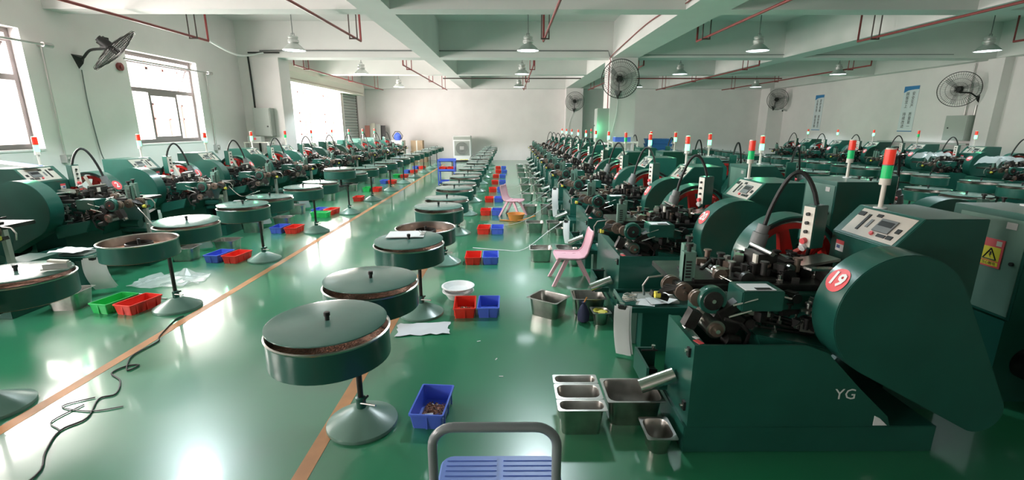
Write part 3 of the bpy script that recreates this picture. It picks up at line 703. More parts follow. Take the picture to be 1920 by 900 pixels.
b.tube(pts, .0145, 'handle_grey', seg=16); obj('handle', b, r)
for sx in (-.2, .2):
    for sy in (-.28, .28):
        b = MB(); b.cyl((sx-.014, sy, .05), (sx+.014, sy, .05), .05, 'grey_plastic', seg=20); b.box((sx-.02, sy-.03, .085), (sx+.02, sy+.03, .14), 'galv'); b.box((sx-.02,sy-.012,.04),(sx-.015,sy+.012,.1),'galv'); b.box((sx+.015,sy-.012,.04),(sx+.02,sy+.012,.1),'galv'); obj('caster', b, r)

# ------------------------------------------------------------------ pink chairs
def make_chair(label, loc, rz):
    r = thing('plastic_chair', label, 'chair', loc, rz, 'pink plastic chairs')
    b = MB(); rows = []
    for i, (yy, zz, hw) in enumerate([(-.17,.285,.15),(-.16,.30,.165),(-.05,.292,.17),(.06,.29,.165),(.12,.30,.155),(.155,.34,.145),(.175,.40,.135),(.195,.48,.14),(.21,.55,.135),(.215,.58,.11)]):
        rows.append([(hw*(t/4-1)*1.0, yy, zz+(.012 if abs(t-4) == 4 else 0)) for t in range(9)])
    back = [[(x, y+.014, z-.014) for x, y, z in row] for row in rows]
    b.sheet(rows, 'pink'); b.sheet([rr[::-1] for rr in back], 'pink')
    for A, B_ in zip(rows[:-1], rows[1:]):
        pass
    edge = [rr[0] for rr in rows]+rows[-1][1:-1]+[rr[-1] for rr in rows[::-1]]+rows[0][1:-1][::-1]
    b.tube(edge, .010, 'pink', seg=6, closed=True); obj('shell', b, r)
    for sx in (-1, 1):
        for sy in (-1, 1):
            b = MB(); top = Vector((sx*.13, sy*.06+.0, .295)); bot = Vector((sx*.175, sy*.21, 0))
            b.loft([[tuple(top+Vector((a*.022, c*.022, 0))) for a, c in ((-1,-1),(1,-1),(1,1),(-1,1))], [tuple(bot+Vector((a*.016, c*.018, 0))) for a, c in ((-1,-1),(1,-1),(1,1),(-1,1))]], 'pink'); obj('leg', b, r)
    return r
make_chair('pink plastic chair turned sideways beside the steel pans, nearest one', (.68, 5.02, 0), -PI/2+.05)
make_chair('pink plastic chair farther down the aisle with its back to the camera side', (.07, 8.95, 0), PI/2-.4)
b = MB(); b.lathe([(.12,0),(.16,.12),(.17,.125),(.155,.125),(.11,.01)],'orange',seg=20); b.tube([(-.3,-.05,.015),(-.1,-.1,.01),(.1,-.12,.02),(.35,-.1,.10)], .012,'orange'); solo('plastic_basin', b, 'orange plastic basin on the floor in front of the farther pink chair', 'basin', loc=(.12, 8.50, 0))

# ------------------------------------------------------------------ floor items
r = thing('plastic_basket', 'round white plastic basket and lid on the floor behind the red bin', 'basket', (-.62, 4.42, 0))
b = MB(); b.lathe([(.10,0),(.145,.07),(.16,.072),(.16,.082),(.14,.082),(.13,.07),(.095,.008)],'white',seg=32); obj('bowl', b, r)
b = MB(); b.lathe([(.10,.084),(.150,.12),(.166,.122),(.166,.130),(.148,.130),(.10,.094)],'white',seg=32); obj('sieve', b, r)
# keep it clear of the stand base
r.location = (-.52, 4.50, 0)
b = MB(); q = random.Random(4)
rows = [[(-.22+.44*i/8+q.uniform(-.015,.015), -.12+.24*j/6+q.uniform(-.012,.012), .003+q.uniform(0,.012)) for i in range(9)] for j in range(7)]
b.sheet(rows, 'cloth_white'); solo('rag', b, 'grey-white rag on the floor in front of the second centre drum stand', 'rag', loc=(-.74, 3.73, 0), rz=.1)
b = MB(); q = random.Random(9)
rows = [[(-.36+.72*i/12+q.uniform(-.02,.02), (-.28+.56*j/9)*(1-.35*abs(i-6)/6)+q.uniform(-.03,.03), .004+abs(q.gauss(0,.012))+(.07 if (i in (6,7) and j == 8) else 0)) for i in range(13)] for j in range(10)]
b.sheet(rows, 'film'); solo('plastic_sheet', b, 'crumpled clear plastic sheet lying on the floor left of the second left stand', 'plastic sheet', loc=(-3.80, 5.05, 0), rz=.15)
b = MB(); pts = [(-2.40,1.7),(-2.36,2.0),(-2.48,2.18),(-2.57,2.36),(-2.52,2.48),(-2.62,2.68),(-2.56,2.74),(-2.66,2.9),(-2.80,3.0),(-2.78,3.10),(-2.70,3.12),(-2.72,3.04),(-2.81,3.16),(-2.86,3.29),(-2.84,3.5),(-2.90,3.61),(-3.0,3.94),(-2.98,4.02)]
def smooth(pts, n=5, z=.006):
    P = [Vector((p[0], p[1], p[2] if len(p) > 2 else z)) for p in pts]; out = []
    for i in range(len(P)-1):
        p0, p1, p2, p3 = P[max(i-1,0)], P[i], P[i+1], P[min(i+2,len(P)-1)]
        for k in range(n):
            t = k/n; out.append(.5*((2*p1)+(-p0+p2)*t+(2*p0-5*p1+4*p2-p3)*t*t+(-p0+3*p1-3*p2+p3)*t**3))
    return out+[P[-1]]
b.tube(smooth(pts), .005, 'black', seg=6)
b.tube(smooth([(-2.66,2.62),(-2.70,2.45),(-2.60,2.38),(-2.57,2.36)]), .004, 'grey_plastic', seg=6); b.tube(smooth([(-2.66,2.70),(-2.78,2.60),(-2.56,2.55),(-2.40,2.60)]), .004, 'grey_plastic', seg=6)
solo('power_cord', b, 'thin black power cord snaking across the tape on the left floor', 'cord')
b = MB(); b.tube(smooth([(-4.0,4.62),(-3.8,4.60),(-3.6,4.50),(-3.45,4.47)]), .006, 'white', seg=6); solo('cable', b, 'short white cable on the floor behind the green bin', 'cable')
b = MB(); b.tube(smooth([(-.52,6.45,.012),(-.1,6.32,.012),(.2,6.35,.012),(.55,6.62,.20),(.80,6.75,.34)]), .006, 'white', seg=6); solo('steel_wire', b, 'pale wire crossing the aisle floor behind the third centre stand', 'wire', 'wires across the aisle')
for k, (x, y) in enumerate([(-.06,2.95),(-.25,3.5),(-.62,3.72),(-.1,3.2)]):
    b = MB(); b.cbox((0,0,.002), (.03,.008,.003), 'white', (0,0,.4*k)); solo('floor_scrap', b, ['tiny white scrap on the green floor before machine 19', 'tiny white scrap on the floor between bins and pans', 'tiny white scrap beside the nearest drum pair', 'tiny white scrap near the middle of the aisle'][k], 'scrap', loc=(x,y,0))
for k, (y0, y1) in enumerate([(8.1, 8.3), (9.8, 9.6), (11.4, 11.7), (13.0, 13.2)]):
    b = MB(); b.tube(smooth([(-.45, y0, .012), (-.05, y0-.08, .012), (.25, (y0+y1)/2, .05), (.55, y1, .22), (.85, y1+.05, .42)]), .0035, 'white', seg=6); solo('steel_wire', b, 'pale wire rising from the aisle floor beside the %s machine on the right' % ORD[k+3], 'wire', 'wires across the aisle')
# yellow cloth and dark bag at the small pan
b = MB(); q = random.Random(2); rows = [[(-.06+.12*i/5, -.05+.1*j/4, q.uniform(0,.03)) for i in range(6)] for j in range(5)]
b.sheet(rows, 'yellow'); solo('yellow_cloth', b, 'yellow cloth crumpled in the small steel pan', 'cloth', loc=(.80, 3.86, .095))
b = MB(); b.lathe([(.02,0),(.05,.02),(.055,.08),(.03,.15),(.012,.17),(.02,.19)],'navy',seg=14); b.cyl((0,0,.18),(.02,-.02,.24),.006,'orange'); solo('dark_bag', b, 'small dark blue bag leaning between two steel pans', 'bag', loc=(.655, 3.88, 0))

# clipboard on the second centre drum pair
r = thing('clipboard', 'clipboard with white paper lying on a centre drum lid', 'clipboard', (-.875, 3.885, ZD+.15+.050), .08)
b = MB(); b.box((-.155, -.115, 0), (.155, .115, .003), 'white'); b.box((-.15,-.11,.003),(.12,.11,.006),'paper'); obj('board', b, r)
b = MB(); b.box((.125,-.05,.003),(.155,.05,.010),'galv'); b.tube([(.14,-.04,.01),(.11,-.02,.03),(.11,.02,.03),(.14,.04,.01)], .003, 'bright_steel'); obj('clip', b, r)
# paper on left nearest drum lid: little stapler-like tool
b = MB(); b.cbox((0,0,.025),(.13,.05,.03),'galv'); b.cbox((.01,0,.05),(.10,.035,.016),'offwhite',(0,.15,0)); b.cbox((0,.0,.006),(.15,.06,.008),'grey_metal'); solo('measuring_tool', b, 'small metal tool standing on the nearest left drum lid', 'tool', loc=(-2.93, 2.93, ZD+.15+.046), rz=.3)

# papers hanging at the tanks
def hanging_paper(label, x, y, z0, z1, w, m='paper', sw=.03):
    r = thing('hanging_sheet', label, 'paper', (x, y, 0), -.45 if x > 0 else .45, 'papers hanging at the machines')
    b = MB(); rows = []
    for j in range(9):
        t = j/8; rows.append([(-w/2+w*i/4+sw*t*t, -.008-sw*.6*math.sin(t*PI)-.004*(i % 2), z0+(z1-z0)*t) for i in range(5)])
    b.sheet(rows, m); rows2 = [[(a+.012, c+.008, d+.012) for a, c, d in rr] for rr in rows]; b.sheet(rows2, m); obj('sheets', b, r)
    b = MB(); b.box((-.03, -.014, z0-.02), (.03, .006, z0+.012), 'black'); b.tube([(-.02,-.01,z0),(-.02,-.02,z0+.035),(.02,-.02,z0+.035),(.02,-.01,z0)], .003, 'bright_steel'); obj('clip', b, r)
    return r
hanging_paper('long white paper sheets clipped to the tank tray behind machine 19', .835, 3.25, .40, .02, .115)
hanging_paper('white paper strip clipped at the fourth right tank down the aisle', .80, 8.22, .62, .12, .10)
hanging_paper('white paper strip clipped at the third right tank down the aisle', .81, 6.56, .37, .05, .08)
r = thing('paper_stack', 'loose white paper sheets on the tank tray behind machine 19', 'paper', (1.02, 3.42, .372), 0)
for k in range(3):
    b = MB(); rows = [[(-.07+.14*i/4, -.05+.1*j/3, .005+k*.006+.02*math.sin(i*.9+k)*(j/3)) for i in range(5)] for j in range(4)]
    b.sheet(rows, 'paper'); o = obj('sheet', b, r); o.location = (.02+.09*k, -.05+.02*k, 0); o.rotation_euler = (0,0,.5*k-.3)
r = thing('crumpled_paper', 'crumpled white paper at the wire feed of machine 19', 'paper', (1.16, 3.36, .42), 0)
b = MB(); q = random.Random(12); rows = [[(-.1+.2*i/6+q.uniform(-.01,.01), -.07+.14*j/5, .05*math.sin(i*.55)+q.uniform(0,.015)-.0) for i in range(7)] for j in range(6)]; b.sheet(rows, 'paper'); obj('sheet', b, r); r.location = (1.34, 3.56, .374)
r = thing('tangled_wire', 'tangle of grey wire and clamps on the tank tray behind machine 19', 'wire', (.93, 3.40, .375), 0)
b = MB(); q = random.Random(3)
for k in range(4): b.tube([(.05*math.cos(a*.7+k)+q.uniform(-.01,.01), .04*math.sin(a*.7+k)+.02, .012+.01*(k+a % 2)) for a in range(9)], .006, q.choice(('grey_metal','offwhite')), seg=6, closed=True)
obj('coil', b, r)

# cloths and papers on the left machines
for k, (x, y) in enumerate([(-4.50, 4.42), (-4.50, 6.05), (-4.52, 7.7), (-4.52, 9.35)]):
    b = MB(); q = random.Random(k+40); rows = [[(-.17+.34*i/6+q.uniform(-.01,.01), -.12+.24*j/5+q.uniform(-.01,.01), q.uniform(0,.02)+.01) for i in range(7)] for j in range(6)]
    b.sheet(rows, 'paper'); solo('paper_sheet', b, 'white papers spread on the tank tray by the %s window-row machine' % ORD[k], 'paper', 'papers on the left trays', loc=(-4.72, 4.92+PITCH*k, .375))
    hang = hanging_paper('white cloth-like paper hanging at the %s window-row tank' % ORD[k], -4.28, 4.66+PITCH*k, .37, .04, .18, 'cloth_white' if k % 2 else 'paper', .06)
b = MB(); rows = [[(.16*i/4, .02*math.sin(i), .5*j/6) for i in range(5)] for j in range(7)]; b.sheet(rows, 'cloth_blue'); solo('blue_cloth', b, 'dark blue cloth hanging beside the second window-row tank', 'cloth', loc=(-4.30, 7.60, .02), rz=-.4)
b = MB(); b.tube(smooth([(-4.45,5.55,.78),(-4.0,5.2,.60),(-3.7,4.85,.68),(-3.42,4.36,.80)]), .005, 'bright_steel', seg=6); solo('steel_wire', b, 'shiny wire running from a window-row machine to the open drum', 'wire', 'wires to the left drums')
b = MB(); b.tube(smooth([(-4.30,7.2,.80),(-3.9,6.8,.70),(-3.5,6.4,.80),(-3.3,6.2,.86)]), .005, 'bright_steel', seg=6); solo('steel_wire', b, 'shiny wire running to the third left drum stand', 'wire', 'wires to the left drums')

# ------------------------------------------------------------------ wall fans
def make_fan(label, hub, normal, R, bracket, wall_n, group='wall fans'):
    """hub: centre of the cage, normal: direction the fan faces"""
    r = thing('wall_fan', label, 'fan', bracket, 0, group); hb = Vector(hub)-Vector(bracket); nv = Vector(normal).normalized()
    Q = nv.to_track_quat('Z', 'Y').to_matrix().to_4x4(); M = Matrix.Translation(hb) @ Q
    b = MB()
    for zz, k_ in ((.07, 0), (-.07, 1)):
        b.add(*ring_tube(R*.985, .004, zz*.3), 'dark_steel', M)
    b.add(*ring_tube(R, .007, 0), 'dark_steel', M)
    for rr, zf in ((.85, 1), (.62, 1), (.38, 1), (.2, 1)): b.add(*ring_tube(R*rr, .0022, .075*(1-rr**2)+.012, 5), 'dark_steel', M); b.add(*ring_tube(R*rr, .0022, -.075*(1-rr**2)-.012, 5), 'dark_steel', M)
    for k in range(54):
        a = 2*PI*k/54
        for s in (1, -1): b.tube([M @ Vector((R*t*math.cos(a), R*t*math.sin(a), s*(.075*(1-t*t)+.012*(1-t)))) for t in (.12, .5, .85, 1)], .0024, 'dark_steel', seg=4)
    obj('cage', b, r)
    b = MB()
    for k in range(3):
        a = 2*PI*k/3+.3; vs = []
        for t, wd in ((.1, .05), (.35, .12), (.7, .17), (.86, .10)):
            for s in (-1, 1):
                x, y = R*t, s*wd*R*.9; vs.append((x*math.cos(a)-y*math.sin(a), x*math.sin(a)+y*math.cos(a), s*.03*(1-t*.3)))
        b.add(vs, [(0,2,3,1),(2,4,5,3),(4,6,7,5)], 'fan_blade', M)
    b.cyl(M @ Vector((0,0,.06)), M @ Vector((0,0,-.06)), .045, 'black'); obj('blades', b, r)
    b = MB(); b.cyl(M @ Vector((0,0,-.06)), M @ Vector((0,0,-.22)), .075, 'black', seg=16); b.cyl(M @ Vector((0,0,-.22)), M @ Vector((0,0,-.25)), .05, 'black', seg=16); b.cbox(M @ Vector((0,0,-.15)), (.09,.09,.16), 'black'); obj('motor', b, r)
    mpt = M @ Vector((0,0,-.15)); wn = Vector(wall_n)
    b = MB(); b.tube(smooth([(wn*.02)[:], (wn*.10+Vector((0,0,.03)))[:], (mpt*.5+Vector((0,0,.02)))[:], (mpt+Vector((0,0,-.08)))[:], mpt[:]], 5), .02, 'black', seg=8)
    tx = wn.cross(Vector((0,0,1)))
    A = [tx*.10+Vector((0,0,.08)), -tx*.10+Vector((0,0,.08)), Vector((0,0,-.14))]
    b.loft([[tuple(p) for p in A], [tuple(p*.4+wn*.09) for p in A]], 'black'); obj('wall_bracket', b, r)
    return r
def ring_tube(R, r, z, seg=6, n=44):
    vs, fs = [], []
    for i in range(n):
        a = 2*PI*i/n
        for k in range(seg):
            c = 2*PI*k/seg; rr = R+r*math.cos(c); vs.append((rr*math.cos(a), rr*math.sin(a), z+r*math.sin(c)))
    for i in range(n):
        for k in range(seg):
            fs.append((i*seg+k, ((i+1) % n)*seg+k, ((i+1) % n)*seg+(k+1) % seg, i*seg+(k+1) % seg))
    return vs, fs
make_fan('large wall fan tilted down between the two left windows', (-6.30, 8.03, 2.86), (.56, .46, -.69), .42, (XL, 8.12, 2.73), (1, 0, 0))
make_fan('large wall fan on the front of the concrete column', (2.80, 12.45, 2.84), (-.1, -1, -.05), .47, (2.86, 12.9, 2.50), (0, -1, 0))
make_fan('smaller wall fan on the far pilaster left of the column', (3.05, 22.75, 2.78), (-.1, -1, -.1), .43, (3.08, 23.2, 2.42), (0, -1, 0))
make_fan('wall fan by the far right corner with the camera beside it', (12.38, 22.5, 2.86), (-.2, -1, -.05), .46, (12.5, 23.0, 2.5), (0, -1, 0))
make_fan('wall fan near the electrical box on the right wall', (12.34, 13.42, 2.66), (-.72, -.68, -.05), .46, (XR, 13.45, 2.43), (-1, 0, 0))

# ------------------------------------------------------------------ red pipes
PX = [-5.87, -2.9, .67, 3.68, 6.85, 9.93]; ZP = 3.30
def hanger(b, x, y, m='pipe_dark'):
    for s in (-.07, .07): b.cyl((x+s, y, ZP-.03), (x+s, y, ZC), .012, m, seg=6)
    b.cyl((x-.08, y, ZP-.03), (x+.08, y, ZP-.03), .014, m, seg=6)
for i, x in enumerate(PX):
    side = ['leftmost', 'second from the left', 'third from the left', 'fourth from the left', 'fifth from the left', 'rightmost'][i]
    r = thing('red_pipe', 'dark red pipe, %s of the nearer overhead runs ending in a riser' % side, 'pipe', (0,0,0), 0, 'overhead red pipes, near runs')
    b = MB(); b.tube([(x, YN, ZP), (x, 9.85, ZP), (x, 9.85, ZC)], .021, 'pipe_red', seg=10); obj('pipe', b, r)
    for y in (9.4, 5.0, 0.5):
        b = MB(); hanger(b, x, y); obj('hanger', b, r)
    r = thing('red_pipe', 'dark red pipe, %s of the farther overhead runs reaching the back' % side, 'pipe', (0,0,0), 0, 'overhead red pipes, far runs')
    b = MB(); b.tube([(x, 13.6, ZC), (x, 13.6, ZP), (x, 22.9, ZP)], .021, 'pipe_red', seg=10); obj('pipe', b, r)
    for y in (14.4, 18.3, 21.8):
        b = MB(); hanger(b, x, y, 'pipe_red'); obj('hanger', b, r)
b = MB(); b.cyl((-2.4, 17.9, ZP+.05), (2.6, 17.9, ZP+.05), .02, 'pipe_dark'); b.cyl((3.4, 17.9, ZP+.05), (9.9, 17.9, ZP+.05), .02, 'pipe_red'); solo('cross_pipe', b, 'horizontal red pipe crossing under the far concrete beam', 'pipe')

# ------------------------------------------------------------------ cables, conduits
b = MB(); b.tube([(-6.4, 12.87, 3.56), (2.55, 12.87, 3.56), (2.6, 12.87, 3.42)], .014, 'grey_plastic', seg=6); b.tube([(3.4, 12.87, 3.46), (11.5, 12.87, 3.48)], .008, 'grey_plastic', seg=6); solo('conduit', b, 'thin grey conduit fixed along the front of the middle cross beam', 'conduit', 'conduits')
b = MB(); b.tube(smooth([(-5.9, 9.9, 3.32), (-6.1, 11.0, 3.25), (-6.5, 12.3, 3.36), (-6.3, 12.84, 3.50)]), .022, 'white', seg=8); b.tube([(-6.7,12.86,3.51),(-5.9,12.86,3.51)], .02, 'black', seg=6); solo('cable', b, 'white cable sagging from the left red pipe to the wall pier', 'cable')
b = MB(); b.tube(smooth([(-6.72, 12.875, 3.45), (-6.70, 12.875, 2.6), (-6.70, 12.875, 2.0), (-6.69, 12.875, 1.3), (-6.69,12.875,1.0)]), .022, 'black', seg=8); solo('cable', b, 'black cable running down the front of the left wall pier', 'cable')
b = MB()
for dx in (0, .05): b.tube(smooth([(2.64-dx*.2, 3.15, 3.52+dx), (2.65-dx*.3, 5.0, 3.50), (2.64, 7.65, 3.52-dx)] ), .009, 'pipe_red', seg=6)
b.tube(smooth([(2.65, 8.1, 3.55), (2.65, 9.5, 3.60), (2.65, 11.0, 3.55), (2.62, 12.80, 3.42), (2.63, 12.87, 3.3), (2.64, 13.1, 3.2), (2.64, 13.1, 2.12)]), .012, 'pipe_red', seg=6); solo('cable', b, 'reddish cable bundle along the long beam down to the column box', 'cable')
def conduit_v(x, y, z0, z1, label, box=True):
    r = thing('conduit', label, 'conduit', (0,0,0), 0, 'conduits')
    b = MB(); b.cyl((x, y, z0), (x, y, z1), .014, 'galv'); obj('tube', b, r)
    if box:
        b = MB(); b.box((x-.04, y-.05, z0-.12), (x+.06, y+.05, z0), 'galv'); b.cyl((x+.06, y, z0-.06), (x+.08, y, z0-.06), .03, 'galv'); obj('outlet_box', b, r)
for yy in (7.5, 11.4):
    conduit_v(XL+.04, yy, 1.25, 2.86, 'steel conduit with outlet box right of the %s left window' % ('nearer' if yy < 9 else 'farther'))
    r = thing('curtain_rod', 'steel rod across the top of the %s left window' % ('nearer' if yy < 9 else 'farther'), 'rod', (0,0,0), 0, 'rods over the windows')
    b = MB(); b.cyl((XL+.12, yy-2.45, 2.86), (XL+.12, yy+.05, 2.86), .017, 'galv'); obj('bar', b, r)
    b = MB(); b.cyl((XL, yy, 2.86), (XL+.15, yy, 2.86), .03, 'galv'); b.cyl((XL+.12, yy-.06, 2.86), (XL+.12, yy+.09, 2.86), .035, 'galv'); obj('bracket', b, r)
b = MB(); b.tube(smooth([(XL+.02, 8.14, 2.58), (XL+.02, 8.13, 2.0), (XL+.02, 8.18, 1.3), (XL+.05,8.2,1.1)]), .008, 'grey_plastic', seg=6); solo('fan_cord', b, 'thin cord hanging from the fan between the left windows', 'cord', 'fan cords')
b = MB(); b.tube(smooth([(2.86, 12.88, 2.36), (2.84, 12.88, 2.0), (2.74, 12.88, 1.5)]), .008, 'white', seg=6); solo('fan_cord', b, 'thin cord hanging from the fan on the column', 'cord', 'fan cords')
b = MB(); b.tube(smooth([(3.06, 23.17, 2.3), (2.9, 23.17, 1.9), (2.8, 23.17, 1.3)]), .008, 'white', seg=6); solo('fan_cord', b, 'thin cord hanging from the fan on the far pilaster', 'cord', 'fan cords')
b = MB(); b.cyl((XL+.0, 8.95, 2.72), (XL+.04, 8.95, 2.72), .07, 'pipe_red', seg=20); b.cyl((XL+.04,8.95,2.72),(XL+.06,8.95,2.72),.03,'pipe_red'); solo('alarm_bell', b, 'round dark red fire alarm on the wall by the farther window', 'alarm')
def ebox(label, lo, hi, n, m='box_grey', group='electrical boxes'):
    r = thing('electrical_box', label, 'electrical box', lo, 0, group); d = [h-l for l, h in zip(lo, hi)]
    obj('body', MB().box((0,0,0), d, m), r, bevel=.006)
    b = MB()
    if n[1]: b.box((.02, -.012, .02), (d[0]-.02, 0, d[2]-.02), m); b.cyl((d[0]*.8, -.012, d[2]*.35), (d[0]*.8, -.025, d[2]*.35), .02, 'black')
    elif n[0] < 0: b.box((-.012, .02, .02), (0, d[1]-.02, d[2]-.02), m); b.cyl((-.012, d[1]*.8, d[2]*.5), (-.025, d[1]*.8, d[2]*.5), .02, 'black')
    obj('door', b, r); return r
ebox('grey electrical box mounted on the left wall pier', (-6.66, 12.66, 1.42), (-6.22, 12.9, 2.14), (0,-1,0))
ebox('pale electrical box on the left side of the column', (2.36, 12.95, 1.25), (2.66, 13.4, 2.14), (-1,0,0))
ebox('grey electrical box on the right wall under the fan', (12.62, 13.25, 1.28), (12.995, 13.95, 1.97), (-1,0,0))
b = MB(); b.cyl((12.95, 13.45, 1.97), (12.95, 13.45, 2.25), .03, 'galv'); b.cyl((12.95, 13.75, 1.97), (12.95, 13.75, 3.38), .02, 'galv'); solo('conduit', b, 'pair of steel conduits rising from the right wall box', 'conduit', 'conduits')
b = MB(); b.box((12.7, 13.25, 1.16), (12.98, 16.5, 1.20), 'galv'); solo('cable_tray', b, 'horizontal metal cable tray on the right wall below the box', 'cable tray')
b = MB(); b.cyl((12.75,22.90,2.42),(12.75,22.65,2.36),.045,'white'); b.cyl((12.75,22.65,2.36),(12.75,22.63,2.355),.035,'black'); b.cyl((12.75,23.0,2.5),(12.75,22.86,2.42),.02,'white'); solo('security_camera', b, 'small white security camera by the far right fan', 'camera')
# banners on the right wall
def banner(label, y0, y1, z0, z1, colsR, colsL):
    r = thing('wall_banner', label, 'banner', (XR-.012, (y0+y1)/2, z0), 0, 'banners on the right wall'); W = y1-y0; H = z1-z0
    obj('board', MB().box((0, -W/2, 0), (.01, W/2, H), 'sign_white'), r)
    b = MB(); b.prism([(-W/2, H), (W/2, H), (W/2, H-.20), (W*.2, H-.13), (-W*.2, H-.11), (-W/2, H-.11)], 'sign_blue', -.003, 0, axis='X'); obj('blue_border', b, r); obj('blue_border', MB().box((-.003, -W/2, 0), (0, W/2, .025), 'sign_blue'), r)
    for s, txt in ((-1, colsR), (1, colsL)):
        M = Matrix(((0, 0, -1, -.004), (-1, 0, 0, s*W*.2), (0, 1, 0, H*.47), (0, 0, 0, 1)))
        meshobj('lettering', text_mesh('\n'.join(txt), H/11.2, 'black', 'lettering'), r, M)
    return r
banner('tall white banner with blue top on the right wall, nearer of two', 15.50, 16.08, 1.50, 2.93, '安全生产 质量第一', '顾客至上 持续改进')
banner('tall white banner with blue top on the right wall, farther of two', 20.13, 20.68, 1.50, 2.93, '爱护设备 保持整洁', '认真负责 精益求精')

# ------------------------------------------------------------------ things at the back
r = thing('air_cooler', 'white evaporative air cooler standing before the back wall', 'air cooler', (-2.25, 23.0, 0))
obj('cabinet', MB().box((-.42, -.3, .06), (.42, .3, 1.22), 'white'), r, bevel=.02)
b = MB(); b.box((-.36, -.31, .30), (.36, -.30, .98), 'grey_metal'); b.lathe([(.30, -.34), (.30, -.31)], 'black', axis='Y', c=(0, 0, .64), seg=32)
for k in range(7): b.add(*ring_tube(.05+.04*k, .008, 0, 5, 30), 'grey_metal', Matrix.Translation((0,-.345,.64)) @ Matrix.Rotation(PI/2, 4, 'X'))
for k in range(12):
    zz = .36+.05*k; b.box((-.34, -.352, zz), (.34, -.346, zz+.01), 'grey_metal')
b.box((-.1,-.36,.58),(.1,-.345,.74),'galv'); obj('fan_grille', b, r)
b = MB(); b.box((-.40,-.305,1.04),(.40,-.30,1.18),'grey_metal'); obj('control_strip', b, r)
for sx in (-.34, .34):
    for sy in (-.22, .22): obj('caster', MB().cyl((sx-.015, sy, .03), (sx+.015, sy, .03), .03, 'black'), r)
r = thing('tool_cart', 'blue two-tier cart holding a red bin beside the centre drums', 'cart', (-1.75, 13.3, 0))
b = MB()
for sx in (-.22, .22):
    for sy in (-.19, .19): b = MB(); b.box((sx-.015, sy-.015, .07), (sx+.015, sy+.015, .78), 'bin_blue'); obj('post', b, r)
for zz in (.12, .45, .72):
    b = MB(); b.box((-.235,-.19,zz),(.235,.19,zz+.015),'bin_blue'); b.box((-.235,-.19,zz),(.235,-.18,zz+.07),'bin_blue'); b.box((-.235,.18,zz),(.235,.19,zz+.07),'bin_blue'); obj('shelf', b, r)
for sx in (-.2, .2):
    for sy in (-.14, .14): obj('caster', MB().cyl((sx-.012, sy, .035), (sx+.012, sy, .035), .035, 'black'), r)
put_bin('red', -1.862, 13.3, 0, 'red plastic bin on the middle shelf of the blue cart', 'bins on the blue cart', z=.466)
put_bin('red', -1.638, 13.3, .0, 'second red plastic bin on the middle shelf of the blue cart', 'bins on the blue cart', z=.466)
r = thing('work_table', 'small black side table with yellow-green cloth beyond the blue cart', 'table', (-1.55, 14.9, 0))
obj('tabletop', MB().box((-.26,-.2,.60),(.26,.2,.63),'black'), r)
for sx in (-.23,.23):
    for sy in (-.17,.17): obj('leg', MB().box((sx-.012,sy-.012,0),(sx+.012,sy+.012,.60),'dark_steel'), r)
b = MB(); rows=[[(-.12+.24*i/5,-.1+.2*j/4,.01+.02*abs(math.sin(i*1.3+j))) for i in range(6)] for j in range(5)]; b.sheet(rows,'yellow'); solo('work_glove', b, 'yellow-green cloth lying on the small black table', 'cloth', loc=(-1.42, 14.9, .632))
r = thing('floor_fan', 'round grey floor fan standing behind the far centre drums', 'fan', (-1.30, 18.9, 0))
b = MB(); M = Matrix.Translation((0,0,.33)) @ Matrix.Rotation(PI/2, 4, 'X')
for R_ in (.28,.2,.12,.05): b.add(*ring_tube(R_, .008, .05), 'grey_plastic', M); b.add(*ring_tube(R_, .008, -.05), 'grey_plastic', M)
for k in range(20): a=2*PI*k/20; b.tube([M @ Vector((.05*math.cos(a),.05*math.sin(a),.07)), M @ Vector((.28*math.cos(a),.28*math.sin(a),.04))], .003, 'grey_plastic', seg=4)
obj('cage', b, r); obj('blades', MB().lathe([(.0,-.02),(.2,-.01),(.2,.01),(.0,.02)], 'grey_metal', axis='Y', c=(0,0,.33), seg=20), r); obj('foot', MB().box((-.2,-.12,0),(.2,.12,.04),'grey_plastic').cyl((0,0,.04),(0,0,.10),.03,'grey_plastic'), r)
r = thing('metal_cabinet', 'cream metal cabinet near the back wall at the left', 'cabinet', (-5.2, 22.4, 0))
obj('body', MB().box((-.35,-.25,0),(.30,.25,1.02),'offwhite'), r, bevel=.01); obj('door', MB().box((-.32,-.262,.06),(.27,-.25,.98),'offwhite'), r)
r = thing('blue_bag', 'blue backpack standing on the cream cabinet', 'bag', (-5.2, 22.4, 1.022))
obj('body', MB().lathe([(.12,0),(.17,.08),(.17,.22),(.10,.32),(.02,.36)],'bin_blue',seg=16), r); obj('strap', MB().tube([(-.17,0,.05),(-.24,0,.2),(-.1,0,.40),(.1,0,.40),(.24,0,.2),(.17,0,.05)],.015,'black'), r)
for i, (x, z, w_, d_, h_) in enumerate([(-4.15,0,.75,.5,.50),(-4.22,.503,.55,.45,.50)]):
    b = MB(); b.box((-w_/2,-d_/2,0),(w_/2,d_/2,h_),'cardboard'); b.box((-.03,-d_/2-.002,0),(.03,d_/2+.002,h_+.002),'offwhite'); solo('cardboard_box', b, ['large brown cardboard box on the floor by the back wall', 'brown cardboard box stacked on the larger box at the back'][i], 'box', 'cardboard boxes', loc=(x-.15,22.8,z))
for i, (x, y, m, h_) in enumerate([(-6.80,22.95,'facade_red',1.7),(-6.55,22.98,'offwhite',1.8),(-6.3,23.05,'grey_metal',1.75),(-6.1,23.15,'black',1.7)]):
    b = MB(); M = Matrix.Rotation(-.12, 4, 'X'); b.box((-.11,-.02,0),(.11,.02,h_),m,M); solo('leaning_board', b, ['reddish board leaning in the far left corner', 'cream board leaning in the far left corner', 'grey board leaning in the far left corner', 'black post leaning in the far left corner'][i], 'board', 'boards leaning in the corner', loc=(x,y,.003))
